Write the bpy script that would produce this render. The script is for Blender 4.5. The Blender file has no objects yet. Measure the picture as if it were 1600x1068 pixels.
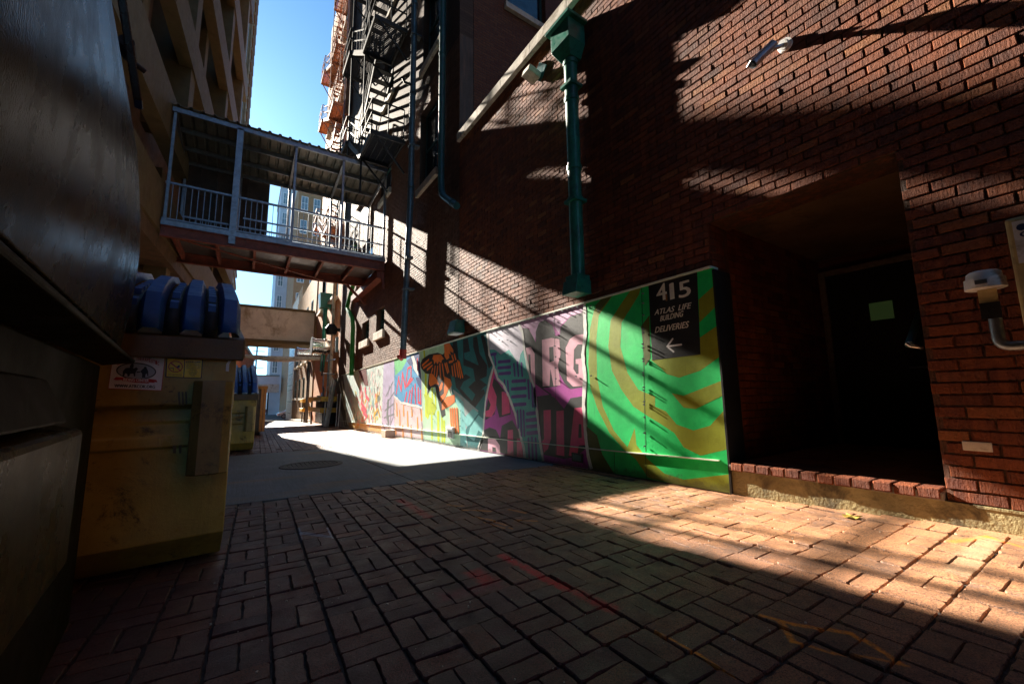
import bpy, bmesh, math, random
from mathutils import Vector, Matrix
R_ = math.radians
random.seed(7)
scene = bpy.context.scene
col = scene.collection

# ------------------------------------------------------------------ camera
CAM = Vector((0, 0, 0.75)); FOC = 629.0; PITCH, YAW, ROLL = R_(7.64), R_(33.44), R_(0.77)
FW = Vector((math.sin(YAW)*math.cos(PITCH), math.cos(YAW)*math.cos(PITCH), math.sin(PITCH)))
RT0 = Vector((math.cos(YAW), -math.sin(YAW), 0)); UP0 = RT0.cross(FW)
RT = math.cos(ROLL)*RT0 - math.sin(ROLL)*UP0; UP = math.sin(ROLL)*RT0 + math.cos(ROLL)*UP0
cd = bpy.data.cameras.new('camera'); cam = bpy.data.objects.new('camera', cd); col.objects.link(cam)
m = Matrix((RT, UP, -FW)).transposed().to_4x4(); m.translation = CAM; cam.matrix_world = m
cd.sensor_width = 36; cd.lens = FOC/1600*36; cd.clip_start = 0.02; cd.clip_end = 2000
scene.camera = cam

# ------------------------------------------------------------------ light
SUN = Vector((-0.13, 1.0, 0.53)).normalized()
ELEV = math.asin(SUN.z); AZ = math.atan2(SUN.x, SUN.y)
w = bpy.data.worlds.new('World'); scene.world = w; w.use_nodes = True
nt = w.node_tree; bg = nt.nodes['Background']
sky = nt.nodes.new('ShaderNodeTexSky'); sky.sky_type = 'NISHITA'; sky.sun_disc = False
sky.sun_elevation = ELEV; sky.sun_rotation = AZ; sky.air_density = 0.65; sky.dust_density = 0.15; sky.ozone_density = 4.5
tint = nt.nodes.new('ShaderNodeMix'); tint.data_type = 'RGBA'; tint.blend_type = 'MULTIPLY'; tint.inputs[0].default_value = 1; tint.inputs[7].default_value = (.74, 1.06, 1.04, 1)
nt.links.new(sky.outputs[0], tint.inputs[6]); nt.links.new(tint.outputs[2], bg.inputs[0]); bg.inputs[1].default_value = 0.05
sd = bpy.data.lights.new('sun', 'SUN'); sd.energy = 5.0; sd.angle = R_(0.5); sd.color = (1.0, 0.90, 0.76)
so = bpy.data.objects.new('sun', sd); col.objects.link(so)
so.rotation_euler = (-SUN).to_track_quat('-Z', 'Y').to_euler()
scene.view_settings.view_transform = 'Standard'; scene.view_settings.look = 'None'
scene.view_settings.exposure = 2.52; scene.view_settings.gamma = 1.0

# ------------------------------------------------------------------ helpers
def _ray(px, py): return FW*FOC + RT*(px-800) - UP*(py-534)
def onx(px, py, X): d = _ray(px, py); return CAM + d*(X/d.x)
def ony(px, py, Y): d = _ray(px, py); return CAM + d*(Y/d.y)
def srgb(h):
    if isinstance(h, str): c = [int(h[i:i+2], 16)/255 for i in (0, 2, 4)]
    else: c = list(h)
    return tuple((v/12.92 if v <= .04045 else ((v+.055)/1.055)**2.4) for v in c)

def gz(x, y):
    "height of the ground: the alley falls gently away from the camera"
    z = -0.08 - 0.0225*y
    if y > 30: z = -0.755 - 0.033*(y-30)
    if y > 70: z = -2.075
    if y < 2: z += 0.045*min(1, max(0, (2-y)/1.3))*min(1, max(0, x/3.6))
    return z

class MB:
    def __init__(s): s.v = []; s.f = []; s.m = []; s.r = []
    def add(s, vs, fs, mi=0, rnd=0.0):
        n = len(s.v); s.v += [tuple(p) for p in vs]; s.f += [tuple(i+n for i in f) for f in fs]
        s.m += [mi]*len(fs); s.r += [rnd]*len(vs); return s
    def box(s, x0, x1, y0, y1, z0, z1, mi=0, rnd=0.0):
        vs = [(x, y, z) for x in (x0, x1) for y in (y0, y1) for z in (z0, z1)]
        return s.add(vs, [(0,1,3,2),(4,6,7,5),(0,4,5,1),(2,3,7,6),(0,2,6,4),(1,5,7,3)], mi, rnd)
    def obox(s, c, ax, ay, az, mi=0, rnd=0.0):
        c = Vector(c); ax, ay, az = Vector(ax), Vector(ay), Vector(az)
        vs = [c+i*ax+j*ay+k*az for i in (-.5,.5) for j in (-.5,.5) for k in (-.5,.5)]
        return s.add(vs, [(0,1,3,2),(4,6,7,5),(0,4,5,1),(2,3,7,6),(0,2,6,4),(1,5,7,3)], mi, rnd)
    def bar(s, a, b, w=.04, h=.04, mi=0):
        a, b = Vector(a), Vector(b); d = b-a
        up = Vector((0,0,1)) if abs(d.normalized().z) < .95 else Vector((0,1,0))
        sx = d.cross(up).normalized(); sz = sx.cross(d).normalized()
        return s.obox((a+b)/2, d, sx*w, sz*h, mi)
    def tube(s, pts, r, seg=12, mi=0, caps=True):
        pts = [Vector(p) for p in pts]; n = len(pts); rs = r if isinstance(r, (list, tuple)) else [r]*n
        vs = []; prev = None
        for i, p in enumerate(pts):
            t = (pts[min(i+1, n-1)]-pts[max(i-1, 0)]).normalized()
            if prev is None:
                a = Vector((0,0,1)) if abs(t.z) < .9 else Vector((1,0,0)); u = t.cross(a).normalized()
            else: u = (prev-t*prev.dot(t)).normalized()
            prev = u; v = t.cross(u)
            vs += [p+rs[i]*(math.cos(2*math.pi*k/seg)*u+math.sin(2*math.pi*k/seg)*v) for k in range(seg)]
        fs = [(i*seg+k, i*seg+(k+1)%seg, (i+1)*seg+(k+1)%seg, (i+1)*seg+k) for i in range(n-1) for k in range(seg)]
        if caps: fs += [tuple(range(seg))[::-1], tuple((n-1)*seg+k for k in range(seg))]
        return s.add(vs, fs, mi)
    def prism(s, poly, n, th, mi=0):
        "flat outline given as 3D points, thickened by th along n"
        n = Vector(n).normalized()*th; k = len(poly); P = [Vector(p) for p in poly]
        fs = [tuple(range(k)), tuple(range(2*k-1, k-1, -1))]+[(i, k+i, k+(i+1)%k, (i+1)%k) for i in range(k)]
        return s.add(P+[p+n for p in P], fs, mi)
    def build(s, name, mats, parent=None, bevel=0, smooth=False, rnd=False):
        me = bpy.data.meshes.new(name); me.from_pydata(s.v, [], s.f)
        if not isinstance(mats, (list, tuple)): mats = [mats]
        for mt in mats: me.materials.append(mt)
        if any(s.m): me.polygons.foreach_set('material_index', s.m)
        if rnd:
            at = me.attributes.new('rnd', 'FLOAT', 'POINT'); at.data.foreach_set('value', s.r)
        bm = bmesh.new(); bm.from_mesh(me); bmesh.ops.recalc_face_normals(bm, faces=bm.faces) if not rnd else None
        bm.to_mesh(me); bm.free()
        if smooth:
            for p in me.polygons: p.use_smooth = True
            me.set_sharp_from_angle(angle=R_(40))
        o = bpy.data.objects.new(name, me); col.objects.link(o)
        if bevel:
            b = o.modifiers.new('bevel', 'BEVEL'); b.width = bevel; b.segments = 2; b.limit_method = 'ANGLE'; b.angle_limit = R_(40)
        if parent: put(o, parent)
        return o

def put(o, parent):
    o.parent = parent
    if parent.type == 'EMPTY' or parent.location.length: 
        q = parent; off = Vector((0,0,0))
        while q: off += q.location; q = q.parent
        o.location = o.location - off
def tag(o, label=None, cat=None, group=None, kind=None):
    if label: o['label'] = label
    if cat: o['category'] = cat
    if group: o['group'] = group
    if kind: o['kind'] = kind
    return o
def thing(name, loc, label, cat, group=None):
    o = bpy.data.objects.new(name, None); col.objects.link(o); o.location = loc; o.empty_display_size = .1
    return tag(o, label, cat, group)
def kids(o): return [c for c in bpy.data.objects if c.parent == o]
def copy_tree(o, parent=None):
    c = o.copy(); col.objects.link(c)
    if parent: c.parent = parent
    for ch in kids(o): copy_tree(ch, c)
    return c

# ------------------------------------------------------------------ materials
class NT:
    def __init__(s, name):
        s.mat = bpy.data.materials.new(name); s.mat.use_nodes = True; s.t = s.mat.node_tree
        s.b = s.t.nodes['Principled BSDF']; s.tc = None
    def n(s, typ, ins=None, **kw):
        nd = s.t.nodes.new(typ)
        for k, v in kw.items(): setattr(nd, k, v)
        for k, v in (ins or {}).items(): s.set(nd.inputs[k], v)
        return nd
    def set(s, sock, v):
        if isinstance(v, bpy.types.NodeSocket): s.t.links.new(v, sock)
        elif isinstance(v, bpy.types.Node): s.t.links.new(v.outputs[0], sock)
        else:
            if sock.type == 'RGBA' and len(v) == 3: v = (*v, 1)
            sock.default_value = v
    def co(s, scale=(1,1,1), kind='Object', loc=(0,0,0)):
        if not s.tc: s.tc = s.n('ShaderNodeTexCoord')
        return s.n('ShaderNodeMapping', {'Vector': s.tc.outputs[kind], 'Scale': scale, 'Location': loc}).outputs[0]
    def noise(s, scale=5, detail=4, rough=.6, vec=None, dist=0.):
        return s.n('ShaderNodeTexNoise', {'Vector': vec or s.co(), 'Scale': float(scale), 'Detail': float(detail), 'Roughness': rough, 'Distortion': dist}).outputs[0]
    def ramp(s, fac, stops):
        r = s.n('ShaderNodeValToRGB', {'Fac': fac}); e = r.color_ramp.elements
        while len(e) < len(stops): e.new(.5)
        for i, (p, c) in enumerate(stops):
            if not isinstance(c, (tuple, list)): c = (c, c, c)
            e[i].position = p; e[i].color = (*c[:3], 1)
        return r.outputs[0]
    def mix(s, fac, a, b, mode='MIX'):
        nd = s.n('ShaderNodeMix', data_type='RGBA', blend_type=mode)
        s.set(nd.inputs[0], fac); s.set(nd.inputs[6], a); s.set(nd.inputs[7], b); return nd.outputs[2]
    def math(s, op, a, b=0., c=0.):
        nd = s.n('ShaderNodeMath', operation=op); s.set(nd.inputs[0], a); s.set(nd.inputs[1], b); s.set(nd.inputs[2], c); return nd.outputs[0]
    def bump(s, h, strength=.3, dist=.01, normal=None):
        ins = {'Height': h, 'Strength': strength, 'Distance': dist}
        if normal: ins['Normal'] = normal
        return s.n('ShaderNodeBump', ins).outputs[0]
    def out(s, color=None, rough=None, normal=None, metal=None, spec=None, **kw):
        b = s.b.inputs
        if color is not None: s.set(b['Base Color'], color)
        if rough is not None: s.set(b['Roughness'], rough)
        if normal is not None: s.set(b['Normal'], normal)
        if metal is not None: s.set(b['Metallic'], metal)
        if spec is not None: s.set(b['Specular IOR Level'], spec)
        for k, v in kw.items(): s.set(b[k], v)
        return s.mat

def plain(name, color, rough=.6, var=.25, scale=6, metal=0., bump=.15, dirt=None, spec=.5, bdist=.004):
    t = NT(name); c = srgb(color) if isinstance(color, str) else color
    f = t.noise(scale, 5, .65)
    dk = tuple(v*(1-var) for v in c); lt = tuple(min(1, v*(1+var)) for v in c)
    k = t.ramp(f, [(.3, dk), (.7, lt)])
    if dirt:
        g = t.ramp(t.noise(scale*.6, 6, .75, dist=.5), [(.52, 0), (.66, 1)]); k = t.mix(g, k, dirt)
    return t.out(k, t.ramp(t.noise(scale*3, 3), [(.3, max(0, rough-.12)), (.7, min(1, rough+.12))]),
                 t.bump(t.noise(scale*12, 4), bump, bdist), metal, spec)

def brick_geo_mat(name, base, palest, mortar, bs=1.0):
    t = NT(name)
    at = t.n('ShaderNodeAttribute', attribute_name='rnd').outputs['Fac']
    c = t.ramp(at, [(0, mortar), (.02, base[0]), (.35, base[1]), (.65, base[2]), (.9, base[3]), (1, palest)])  # tone picked at random for each brick, palest last
    t.t.nodes[-1].color_ramp.interpolation = 'LINEAR'
    f = t.noise(40, 6, .75); c = t.mix(t.ramp(f, [(.35, .0), (.75, .55)]), c, tuple(v*.35 for v in base[1]))
    st = t.noise(1, 4, .6, t.co((14, 14, 1.2))); c = t.mix(t.ramp(st, [(.45, 0.), (.75, .45)]), c, tuple(v*1.5 for v in base[2]))
    g = t.noise(1.2, 5, .7); c = t.mix(t.ramp(g, [(.5, 0.), (.75, .5)]), c, tuple(v*.4 for v in base[0]))
    ht = t.math('ADD', t.noise(1, 5, .7, t.co((95, 95, 16))), t.math('MULTIPLY', t.noise(34, 5, .75), 1.0))
    return t.out(c, .78, t.bump(ht, bs, .024), spec=.3)

def brick_tex_mat(name, c1, c2, mortar, w=.22, h=.0712, axis='YZ', bump=.8):
    t = NT(name)
    if not t.tc: t.tc = t.n('ShaderNodeTexCoord')
    sp = t.n('ShaderNodeSeparateXYZ', {'Vector': t.tc.outputs['Object']})
    cb = t.n('ShaderNodeCombineXYZ', {'X': sp.outputs[axis[0]], 'Y': sp.outputs[axis[1]]})
    br = t.n('ShaderNodeTexBrick', {'Vector': cb.outputs[0], 'Color1': c1, 'Color2': c2, 'Mortar': mortar, 'Scale': 1., 'Mortar Size': .007,
             'Mortar Smooth': .25, 'Bias': 0., 'Brick Width': w, 'Row Height': h})
    f = t.noise(22, 5, .75); c = t.mix(t.ramp(f, [(.35, 0.), (.75, .6)]), br.outputs[0], tuple(v*.4 for v in c1))
    g = t.noise(.8, 5, .7); c = t.mix(t.ramp(g, [(.45, 0.), (.75, .5)]), c, tuple(v*.5 for v in c1))
    ht = t.math('ADD', t.math('MULTIPLY', br.outputs['Fac'], -1.4), t.math('MULTIPLY', t.noise(45, 5, .7), 1.1))
    return t.out(c, .85, t.bump(ht, bump, .014), spec=.3)

M = {}
M['wall'] = brick_geo_mat('dark_red_brick', [(.12,.030,.012),(.23,.055,.016),(.31,.080,.020),(.19,.045,.020)], (.44,.16,.045), (.10,.058,.036))
M['wallT'] = brick_geo_mat('rough_brown_brick_lower', [(.12,.052,.030),(.17,.075,.042),(.21,.10,.06),(.14,.07,.045)], (.26,.14,.09), (.10,.08,.065), .5)
M['wall2'] = brick_tex_mat('rough_brown_brick', (.085,.046,.028), (.135,.075,.048), (.05,.04,.033), bump=.15)
M['wall2s'] = brick_tex_mat('rough_brown_brick_side', (.15,.05,.025), (.21,.08,.035), (.07,.05,.04), axis='XZ')
M['orange'] = brick_tex_mat('orange_brick', (.50,.17,.045), (.60,.25,.07), (.35,.22,.12))
M['orange_s'] = brick_tex_mat('orange_brick_side', (.50,.13,.045), (.58,.18,.07), (.35,.18,.12), axis='XZ')
M['tan'] = brick_tex_mat('tan_brick', (.42,.26,.13), (.52,.34,.18), (.36,.27,.17))
M['tan_s'] = brick_tex_mat('tan_brick_side', (.40,.21,.10), (.46,.27,.14), (.36,.27,.17), axis='XZ')
M['stone'] = plain('pale_stone', (.55,.50,.42), .8, .25, 5, dirt=(.22,.17,.11), bump=.4)
M['concrete'] = None
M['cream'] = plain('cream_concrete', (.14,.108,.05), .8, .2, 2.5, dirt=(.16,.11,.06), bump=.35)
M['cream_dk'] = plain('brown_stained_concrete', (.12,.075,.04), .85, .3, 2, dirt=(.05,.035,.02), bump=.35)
M['mortar'] = plain('pale_mortar', (.20,.17,.14), .9, .3, 20)
M['void'] = plain('dark_interior', (.018,.014,.011), .9, .3, 3)
M['galv'] = plain('galvanised_steel', (.24,.27,.30), .42, .25, 9, metal=.85, bump=.1)
M['rust_red'] = plain('dull_red_primer_steel', (.20,.055,.035), .6, .35, 6, dirt=(.10,.035,.025))
M['greenpipe'] = plain('green_painted_metal', (.012,.165,.115), .38, .3, 7, dirt=(.01,.07,.06), bump=.2)
M['kelly'] = plain('leaf_green_painted_metal', (.02,.22,.03), .4, .3, 7, bump=.2)
M['teal'] = plain('dark_teal_metal', (.02,.10,.11), .4, .3, 7)
M['greypipe'] = plain('blue_grey_steel', (.13,.17,.20), .38, .3, 7, metal=.3)
M['black'] = plain('black_iron', (.010,.011,.013), .6, .3, 8, metal=.1)
M['white'] = plain('white_paint', (.75,.75,.74), .5, .12, 8, dirt=(.4,.38,.33))
M['yellow'] = plain('yellow_paint', (.72,.42,.03), .5, .2, 8, dirt=(.3,.17,.03))
M['navyb'] = plain('navy_painted_steel', (.015,.05,.12), .5, .2)
M['beige_conc'] = plain('stained_beige_concrete', (.74,.68,.56), .85, .2, .8, dirt=(.34,.26,.15), bump=.3)
M['tan_dk'] = brick_tex_mat('brown_tan_brick', (.38,.20,.07), (.46,.27,.11), (.3,.22,.13))
M['brown_clad'] = plain('brown_stone_cladding', (.20,.10,.045), .7, .35, .4, bump=.3, bdist=.1)
M['glass'] = plain('dark_window_glass', (.012,.03,.05), .08, .4, 2, bump=.02, spec=.8)
M['roofmetal'] = plain('pale_corrugated_metal', (.15,.14,.11), .45, .25, 4, metal=.5)
M['duct'] = plain('shiny_duct_metal', (.62,.62,.62), .22, .15, 6, metal=.95)
M['screen'] = plain('dark_brown_panels', (.05,.03,.018), .7, .4, 3)
M['grey_tower'] = plain('grey_blue_tower', (.42,.45,.50), .5, .15, .3)
M['wood'] = plain('weathered_white_board', (.62,.60,.56), .7, .25, 5, dirt=(.3,.25,.2))

def concrete_mat():
    t = NT('broomed_concrete')
    c = t.ramp(t.noise(1.3, 7, .7), [(.3, (.12,.15,.17)), (.7, (.22,.25,.265))])
    br = t.noise(1, 3, .6, t.co((70, 3, 3))); c = t.mix(t.ramp(br, [(.35, 0.), (.7, .6)]), c, (.095,.108,.12))
    rs = t.ramp(t.noise(1, 5, .7, t.co((.5, 1.6, 1))), [(.55, 0.), (.72, .6)]); c = t.mix(rs, c, (.33,.20,.08))
    sp = t.ramp(t.noise(3.2, 6, .8, t.co(loc=(3, 1, 0))), [(.62, 0.), (.72, .55)]); c = t.mix(sp, c, (.08,.08,.085))
    h = t.math('ADD', t.noise(1, 3, .6, t.co((110, 4, 4))), t.noise(50, 4))
    return t.out(c, .8, t.bump(h, .35, .006))
M['concrete'] = concrete_mat()
M['plinth'] = plain('mossy_plinth_concrete', (.30,.25,.12), .9, .35, 4, dirt=(.10,.08,.04), bump=.8, bdist=.012)

# ================================================================== GROUND
def ground_sheet():
    xs = [-400, -60, -12, -6, -3, -1, 0, 1.2, 2.4, 3.6, 8, 14, 60, 400]
    ys = [-300, -40, -8, -3, -1.5, 0, .7, 1.35, 2, 4, 8, 15, 22, 30, 40, 55, 70, 90, 200, 900]
    mb = MB(); n = len(ys)
    vs = [(x, y, gz(x, y)-.014) for x in xs for y in ys]
    fs = [(i*n+j, (i+1)*n+j, (i+1)*n+j+1, i*n+j+1) for i in range(len(xs)-1) for j in range(n-1)]
    mb.add(vs, fs)
    return mb.build('ground', M['grit'])
M['grit'] = plain('dark_grit', (.040,.032,.027), .95, .5, 30, bump=.6, dirt=(.11,.09,.07))
tag(ground_sheet(), kind='structure')

PA = R_(1.4); PU = Vector((math.cos(PA), -math.sin(PA), 0)); PV = Vector((math.sin(PA), math.cos(PA), 0)); PO = Vector((.197, 4.381, 0)); CELL = .1925

def paver_mat():
    t = NT('clay_pavers')
    at = t.n('ShaderNodeAttribute', attribute_name='rnd').outputs['Fac']
    c = t.ramp(at, [(0, (.066,.024,.034)), (.3, (.115,.040,.042)), (.6, (.17,.055,.040)), (.85, (.13,.055,.055)), (1, (.23,.075,.042))])
    # towards the alley wall the colour turns paler orange, painting in the sunlit strip
    if not t.tc: t.tc = t.n('ShaderNodeTexCoord')
    sp = t.n('ShaderNodeSeparateXYZ', {'Vector': t.tc.outputs['Object']})
    X, Y = sp.outputs[0], sp.outputs[1]
    fx = t.math('ADD', t.math('MULTIPLY', X, .28), t.math('MULTIPLY', t.noise(1.3, 3), .5))
    c = t.mix(t.ramp(fx, [(.55, 0.), (1., .9)]), c, (.70,.34,.16))
    spk = t.n('ShaderNodeTexVoronoi', {'Vector': t.co(), 'Scale': 240.}).outputs['Distance']
    c = t.mix(t.ramp(spk, [(.10, .95), (.34, 0.)]), c, (.02,.015,.014))
    c = t.mix(t.ramp(t.noise(170, 3, .8), [(.47, 0.), (.60, .85)]), c, (.018,.014,.013))
    c = t.mix(t.ramp(t.noise(90, 5, .8), [(.5, 0.), (.7, .55)]), c, (.07,.045,.035))
    c = t.mix(t.ramp(t.noise(2.1, 6, .75), [(.46, 0.), (.66, .75)]), c, (.055,.034,.028))
    c = t.mix(t.ramp(t.noise(5.5, 6, .8), [(.58, 0.), (.68, .6)]), c, (.19,.13,.11))
    c = t.mix(t.ramp(t.noise(1.1, 5, .7, t.co(loc=(7, 3, 0))), [(.62, 0.), (.72, .2)]), c, (.10,.12,.06))
    spray = t.ramp(t.noise(55, 5, .85), [(.36, .15), (.56, 1.)])
    def seg(c, a, b, wd, colr, strength=.8, soft=.5):
        "a sprayed line from a to b on the ground"
        (x1, y1), (x2, y2) = a, b; L = math.hypot(x2-x1, y2-y1); ux, uy = (x2-x1)/L, (y2-y1)/L
        dx = t.math('SUBTRACT', X, x1); dy = t.math('SUBTRACT', Y, y1)
        al = t.math('ADD', t.math('MULTIPLY', dx, ux), t.math('MULTIPLY', dy, uy))
        pe = t.math('ABSOLUTE', t.math('ADD', t.math('MULTIPLY', dx, -uy), t.math('MULTIPLY', dy, ux)))
        over = t.math('MAXIMUM', t.math('SUBTRACT', al, L), t.math('MULTIPLY', al, -1.)); over = t.math('MAXIMUM', over, 0.)
        d = t.math('MAXIMUM', pe, over)
        d = t.math('ADD', d, t.math('MULTIPLY', t.math('SUBTRACT', t.noise(38, 4, .8), .5), wd*1.6))
        f = t.ramp(t.math('DIVIDE', d, wd*2), [(.5*(1-soft), min(1, strength*1.15)), (.5+.3*soft, 0.)])
        f = t.math('MULTIPLY', f, spray)
        return t.mix(f, c, colr)
    def P(px, py):
        d = _ray(px, py); k = (-.08-.75)/(d.z+.0225*d.y); p = CAM+d*k; return (p.x, p.y)
    red, org, blu, whi = (.62,.01,.02), (.85,.27,.01), (.16,.28,.50), (.6,.6,.6)
    for a, b, wd, cc, s in [((785, 868), (880, 918), .028, red, .85), ((870, 912), (955, 955), .03, red, .6), ((625, 780), (668, 806), .04, red, .45),
                         ((745, 895), (760, 905), .05, red, .6), ((700, 930), (770, 915), .045, (.25,.03,.05), .5),
                         ((1192, 972), (1240, 985), .011, org, .9), ((1240, 985), (1330, 999), .012, org, .9), ((1330, 999), (1405, 1046), .012, org, .85),
                         ((1222, 982), (1240, 1010), .013, org, .85), ((1240, 1010), (1300, 1028), .009, org, .7), ((1300, 1028), (1420, 1052), .007, org, .5),
                         ((1025, 992), (1095, 1030), .006, org, .9), ((1095, 1030), (1150, 1066), .006, org, .9),
                         ((1490, 858), (1545, 851), .022, org, .55), ((1545, 851), (1600, 868), .02, org, .55), ((1545, 856), (1500, 905), .05, (.8,.62,.4), .25),
                         ((722, 795), (765, 798), .018, org, .7), ((742, 806), (790, 818), .016, org, .7), ((700, 788), (722, 790), .02, org, .55),
                         ((796, 795), (820, 800), .018, org, .6), ((806, 812), (838, 813), .012, org, .7), ((758, 815), (800, 826), .012, org, .6),
                         ((466, 832), (520, 838), .022, blu, .45), ((511, 824), (520, 840), .007, whi, .8), ((470, 845), (466, 825), .012, blu, .45)]:
        c = seg(c, P(*a), P(*b), wd, cc, s)
    h = t.math('ADD', t.noise(130, 5, .8), t.math('MULTIPLY', t.noise(16, 4), .8))
    return t.out(c, t.ramp(t.noise(9, 5, .7), [(.3, .42), (.7, .75)]), t.bump(h, .75, .006), spec=.45)
M['paver'] = paver_mat()

def lay_pavers(name, inside, u0, u1, v0, v1, cell=CELL):
    mb = MB(); g = .0022
    def brick(cu, cv, du, dv, near=True):
        c = PO+PU*cu+PV*cv
        if not inside(c.x, c.y): return
        near = c.y < 4.6
        a = random.gauss(0, .013); ca, sa = math.cos(a), math.sin(a)
        U_ = PU*ca+PV*sa; V_ = PV*ca-PU*sa
        z = gz(c.x, c.y)+random.gauss(0, .0024); tx, ty = random.gauss(0, .012), random.gauss(0, .012)
        wear = .55+max(0, 2.0-c.x)*.62; tx *= min(1, .4+wear*.4); ty *= min(1, .4+wear*.4)
        du -= g*random.uniform(.7, 1.6)*wear; dv -= g*random.uniform(.7, 1.6)*wear
        cc = Vector((c.x+random.gauss(0, .0012), c.y+random.gauss(0, .0012), 0)); b = .004
        if near:   # worn outline: chipped corners and wavy edges
            rc = random.uniform(.003, .008); hx, hy = du/2, dv/2; out = []
            for (sx, sy) in ((1,-1), (1,1), (-1,1), (-1,-1)):
                r1 = rc*random.uniform(.6, 1.9); r2 = rc*random.uniform(.6, 1.9)
                out += [(sx*(hx-r1), sy*hy), (sx*hx, sy*(hy-r2))] if sx*sy < 0 else [(sx*hx, sy*(hy-r2)), (sx*(hx-r1), sy*hy)]
            pl = []
            for k, p_ in enumerate(out):
                q_ = out[(k+1) % 8]; L = math.hypot(q_[0]-p_[0], q_[1]-p_[1]); m_ = max(1, int(L/.024))
                for t_ in range(m_):
                    f_ = t_/m_; j_ = random.gauss(0, .0010*(1 if c.x > 1.4 else 1.8)) if 0 < t_ else 0
                    x_, y_ = p_[0]+(q_[0]-p_[0])*f_, p_[1]+(q_[1]-p_[1])*f_
                    nrm = math.hypot(x_, y_) or 1; pl.append((x_+j_*x_/nrm, y_+j_*y_/nrm))
        else: pl = [(-du/2, -dv/2), (du/2, -dv/2), (du/2, dv/2), (-du/2, dv/2)]
        n_ = len(pl); vs = []
        for e, dz in ((0, -.05), (0, -b*1.4), (b*.9, 0)):
            for (x_, y_) in pl:
                L = math.hypot(x_, y_); ii, jj = x_*(1-e/L), y_*(1-e/L)
                p = cc+U_*ii+V_*jj; p.z = z+dz+ii*tx+jj*ty; vs.append(p)
        fs = [tuple(range(2*n_, 3*n_))]+[(r*n_+k, r*n_+(k+1) % n_, (r+1)*n_+(k+1) % n_, (r+1)*n_+k) for r in (0,1) for k in range(n_)]
        mb.add(vs, fs, 0, random.random())
    for i in range(u0, u1):
        for j in range(v0, v1):
            cu, cv = (i+.5)*cell, (j+.5)*cell
            c = PO+PU*cu+PV*cv
            if not inside(c.x, c.y): continue
            h = cell/2; mu, mv = random.uniform(.0022, .0050), random.uniform(.0026, .0056); mi, mj = random.uniform(.0, .0009), random.uniform(.0014, .0034)
            if (i+j) % 2:
                for sg in (-1, 1): brick(cu+sg*(h-mu+mi)/2, cv, h-mu-mi, cell-2*mv)
            else:
                for sg in (-1, 1): brick(cu, cv+sg*(h-mv+mj)/2, cell-2*mu, h-mv-mj)
    return mb.build(name, M['paver'], rnd=True)
tag(lay_pavers('brick_paving', lambda x, y: -2.2 < x < 3.53 and y < 4.53-.035*x, -14, 21, -28, 1), kind='structure')
tag(lay_pavers('far_brick_paving', lambda x, y: -2.2 < x < 3.6 and ((x < 1.62 and y > 9.35) or (x >= 1.62 and y > 10.7)) and y < 30, -14, 22, 24, 136), kind='structure')
# long bricks laid along the foot of the wall
mb = MB(); y = -1.4
while y < 4.3:
    z = gz(3.56, y+.1)
    mb.box(3.535, 3.598, y+.003, y+.197, z-.05, z+random.uniform(-.002, .002), 0, random.random()); y += .2
tag(mb.build('edge_paving', M['paver'], bevel=.003, rnd=True), kind='structure')

def slab(name, x0, x1, ya0, ya1, yb0, yb1, n=10):
    "a concrete bay: near edge ya0..ya1, far edge yb0..yb1, following the fall of the ground"
    vs = []; top = []
    for i in range(n+1):
        x = x0+(x1-x0)*i/n
        for j in range(n+1):
            a = ya0+(ya1-ya0)*i/n; b = yb0+(yb1-yb0)*i/n; y = a+(b-a)*j/n
            vs.append((x, y, gz(x, y)+.002))
    N = n+1
    fs = [(i*N+j, (i+1)*N+j, (i+1)*N+j+1, i*N+j+1) for i in range(n) for j in range(n)]
    k = len(vs); vs += [(x, y, z-.06) for x, y, z in vs]
    for j in range(n):
        fs += [(j, j+1, k+j+1, k+j), (n*N+j, k+n*N+j, k+n*N+j+1, n*N+j+1), (j*N, k+j*N, k+(j+1)*N, (j+1)*N), (j*N+n, (j+1)*N+n, k+(j+1)*N+n, k+j*N+n)]
    mb = MB(); mb.add(vs, fs)
    return tag(mb.build(name, M['concrete']), kind='structure')
slab('concrete_slab', -2.2, 1.64, 4.60, 4.48, 9.34, 9.34)
slab('concrete_slab', 1.655, 3.59, 4.475, 4.40, 7.55, 7.60)
slab('concrete_slab', 1.655, 3.59, 7.565, 7.615, 10.66, 10.7)
# manhole
mh = thing('manhole_cover', (.90, 6.85, gz(.9, 6.85)), 'round dark iron manhole cover set in the shaded concrete slab', 'manhole cover')
def disc(mb, c, r0, r1, z0, z1, n=40, mi=0):
    vs = []
    for k in range(n):
        a = 2*math.pi*k/n
        for r, z in ((r0, z0), (r1, z0), (r1, z1), (r0, z1)): vs.append((c[0]+r*math.cos(a), c[1]+r*math.sin(a), z+gz(c[0]+r*math.cos(a), c[1]+r*math.sin(a))))
    fs = [tuple([k*4+i, k*4+(i+1)%4, ((k+1)%n)*4+(i+1)%4, ((k+1)%n)*4+i]) for k in range(n) for i in range(4)]
    mb.add(vs, fs, mi)
M['iron'] = plain('worn_cast_iron', (.022,.019,.018), .7, .35, 20, metal=.0, bump=.5)
b_ = MB(); disc(b_, (.9, 6.85), .36, .43, 0, .012); b_.build('rim', M['iron'], mh)
b_ = MB(); disc(b_, (.9, 6.85), .001, .35, 0, .008)
for i in range(-5, 6):
    hh = math.sqrt(max(0, .32**2-(i*.06)**2)); 
    b_.box(.9+i*.06-.012, .9+i*.06+.012, 6.85-hh, 6.85+hh, gz(.9, 6.85)+.003, gz(.9, 6.85)+.014)
b_.build('lid', M['iron'], mh)

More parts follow.
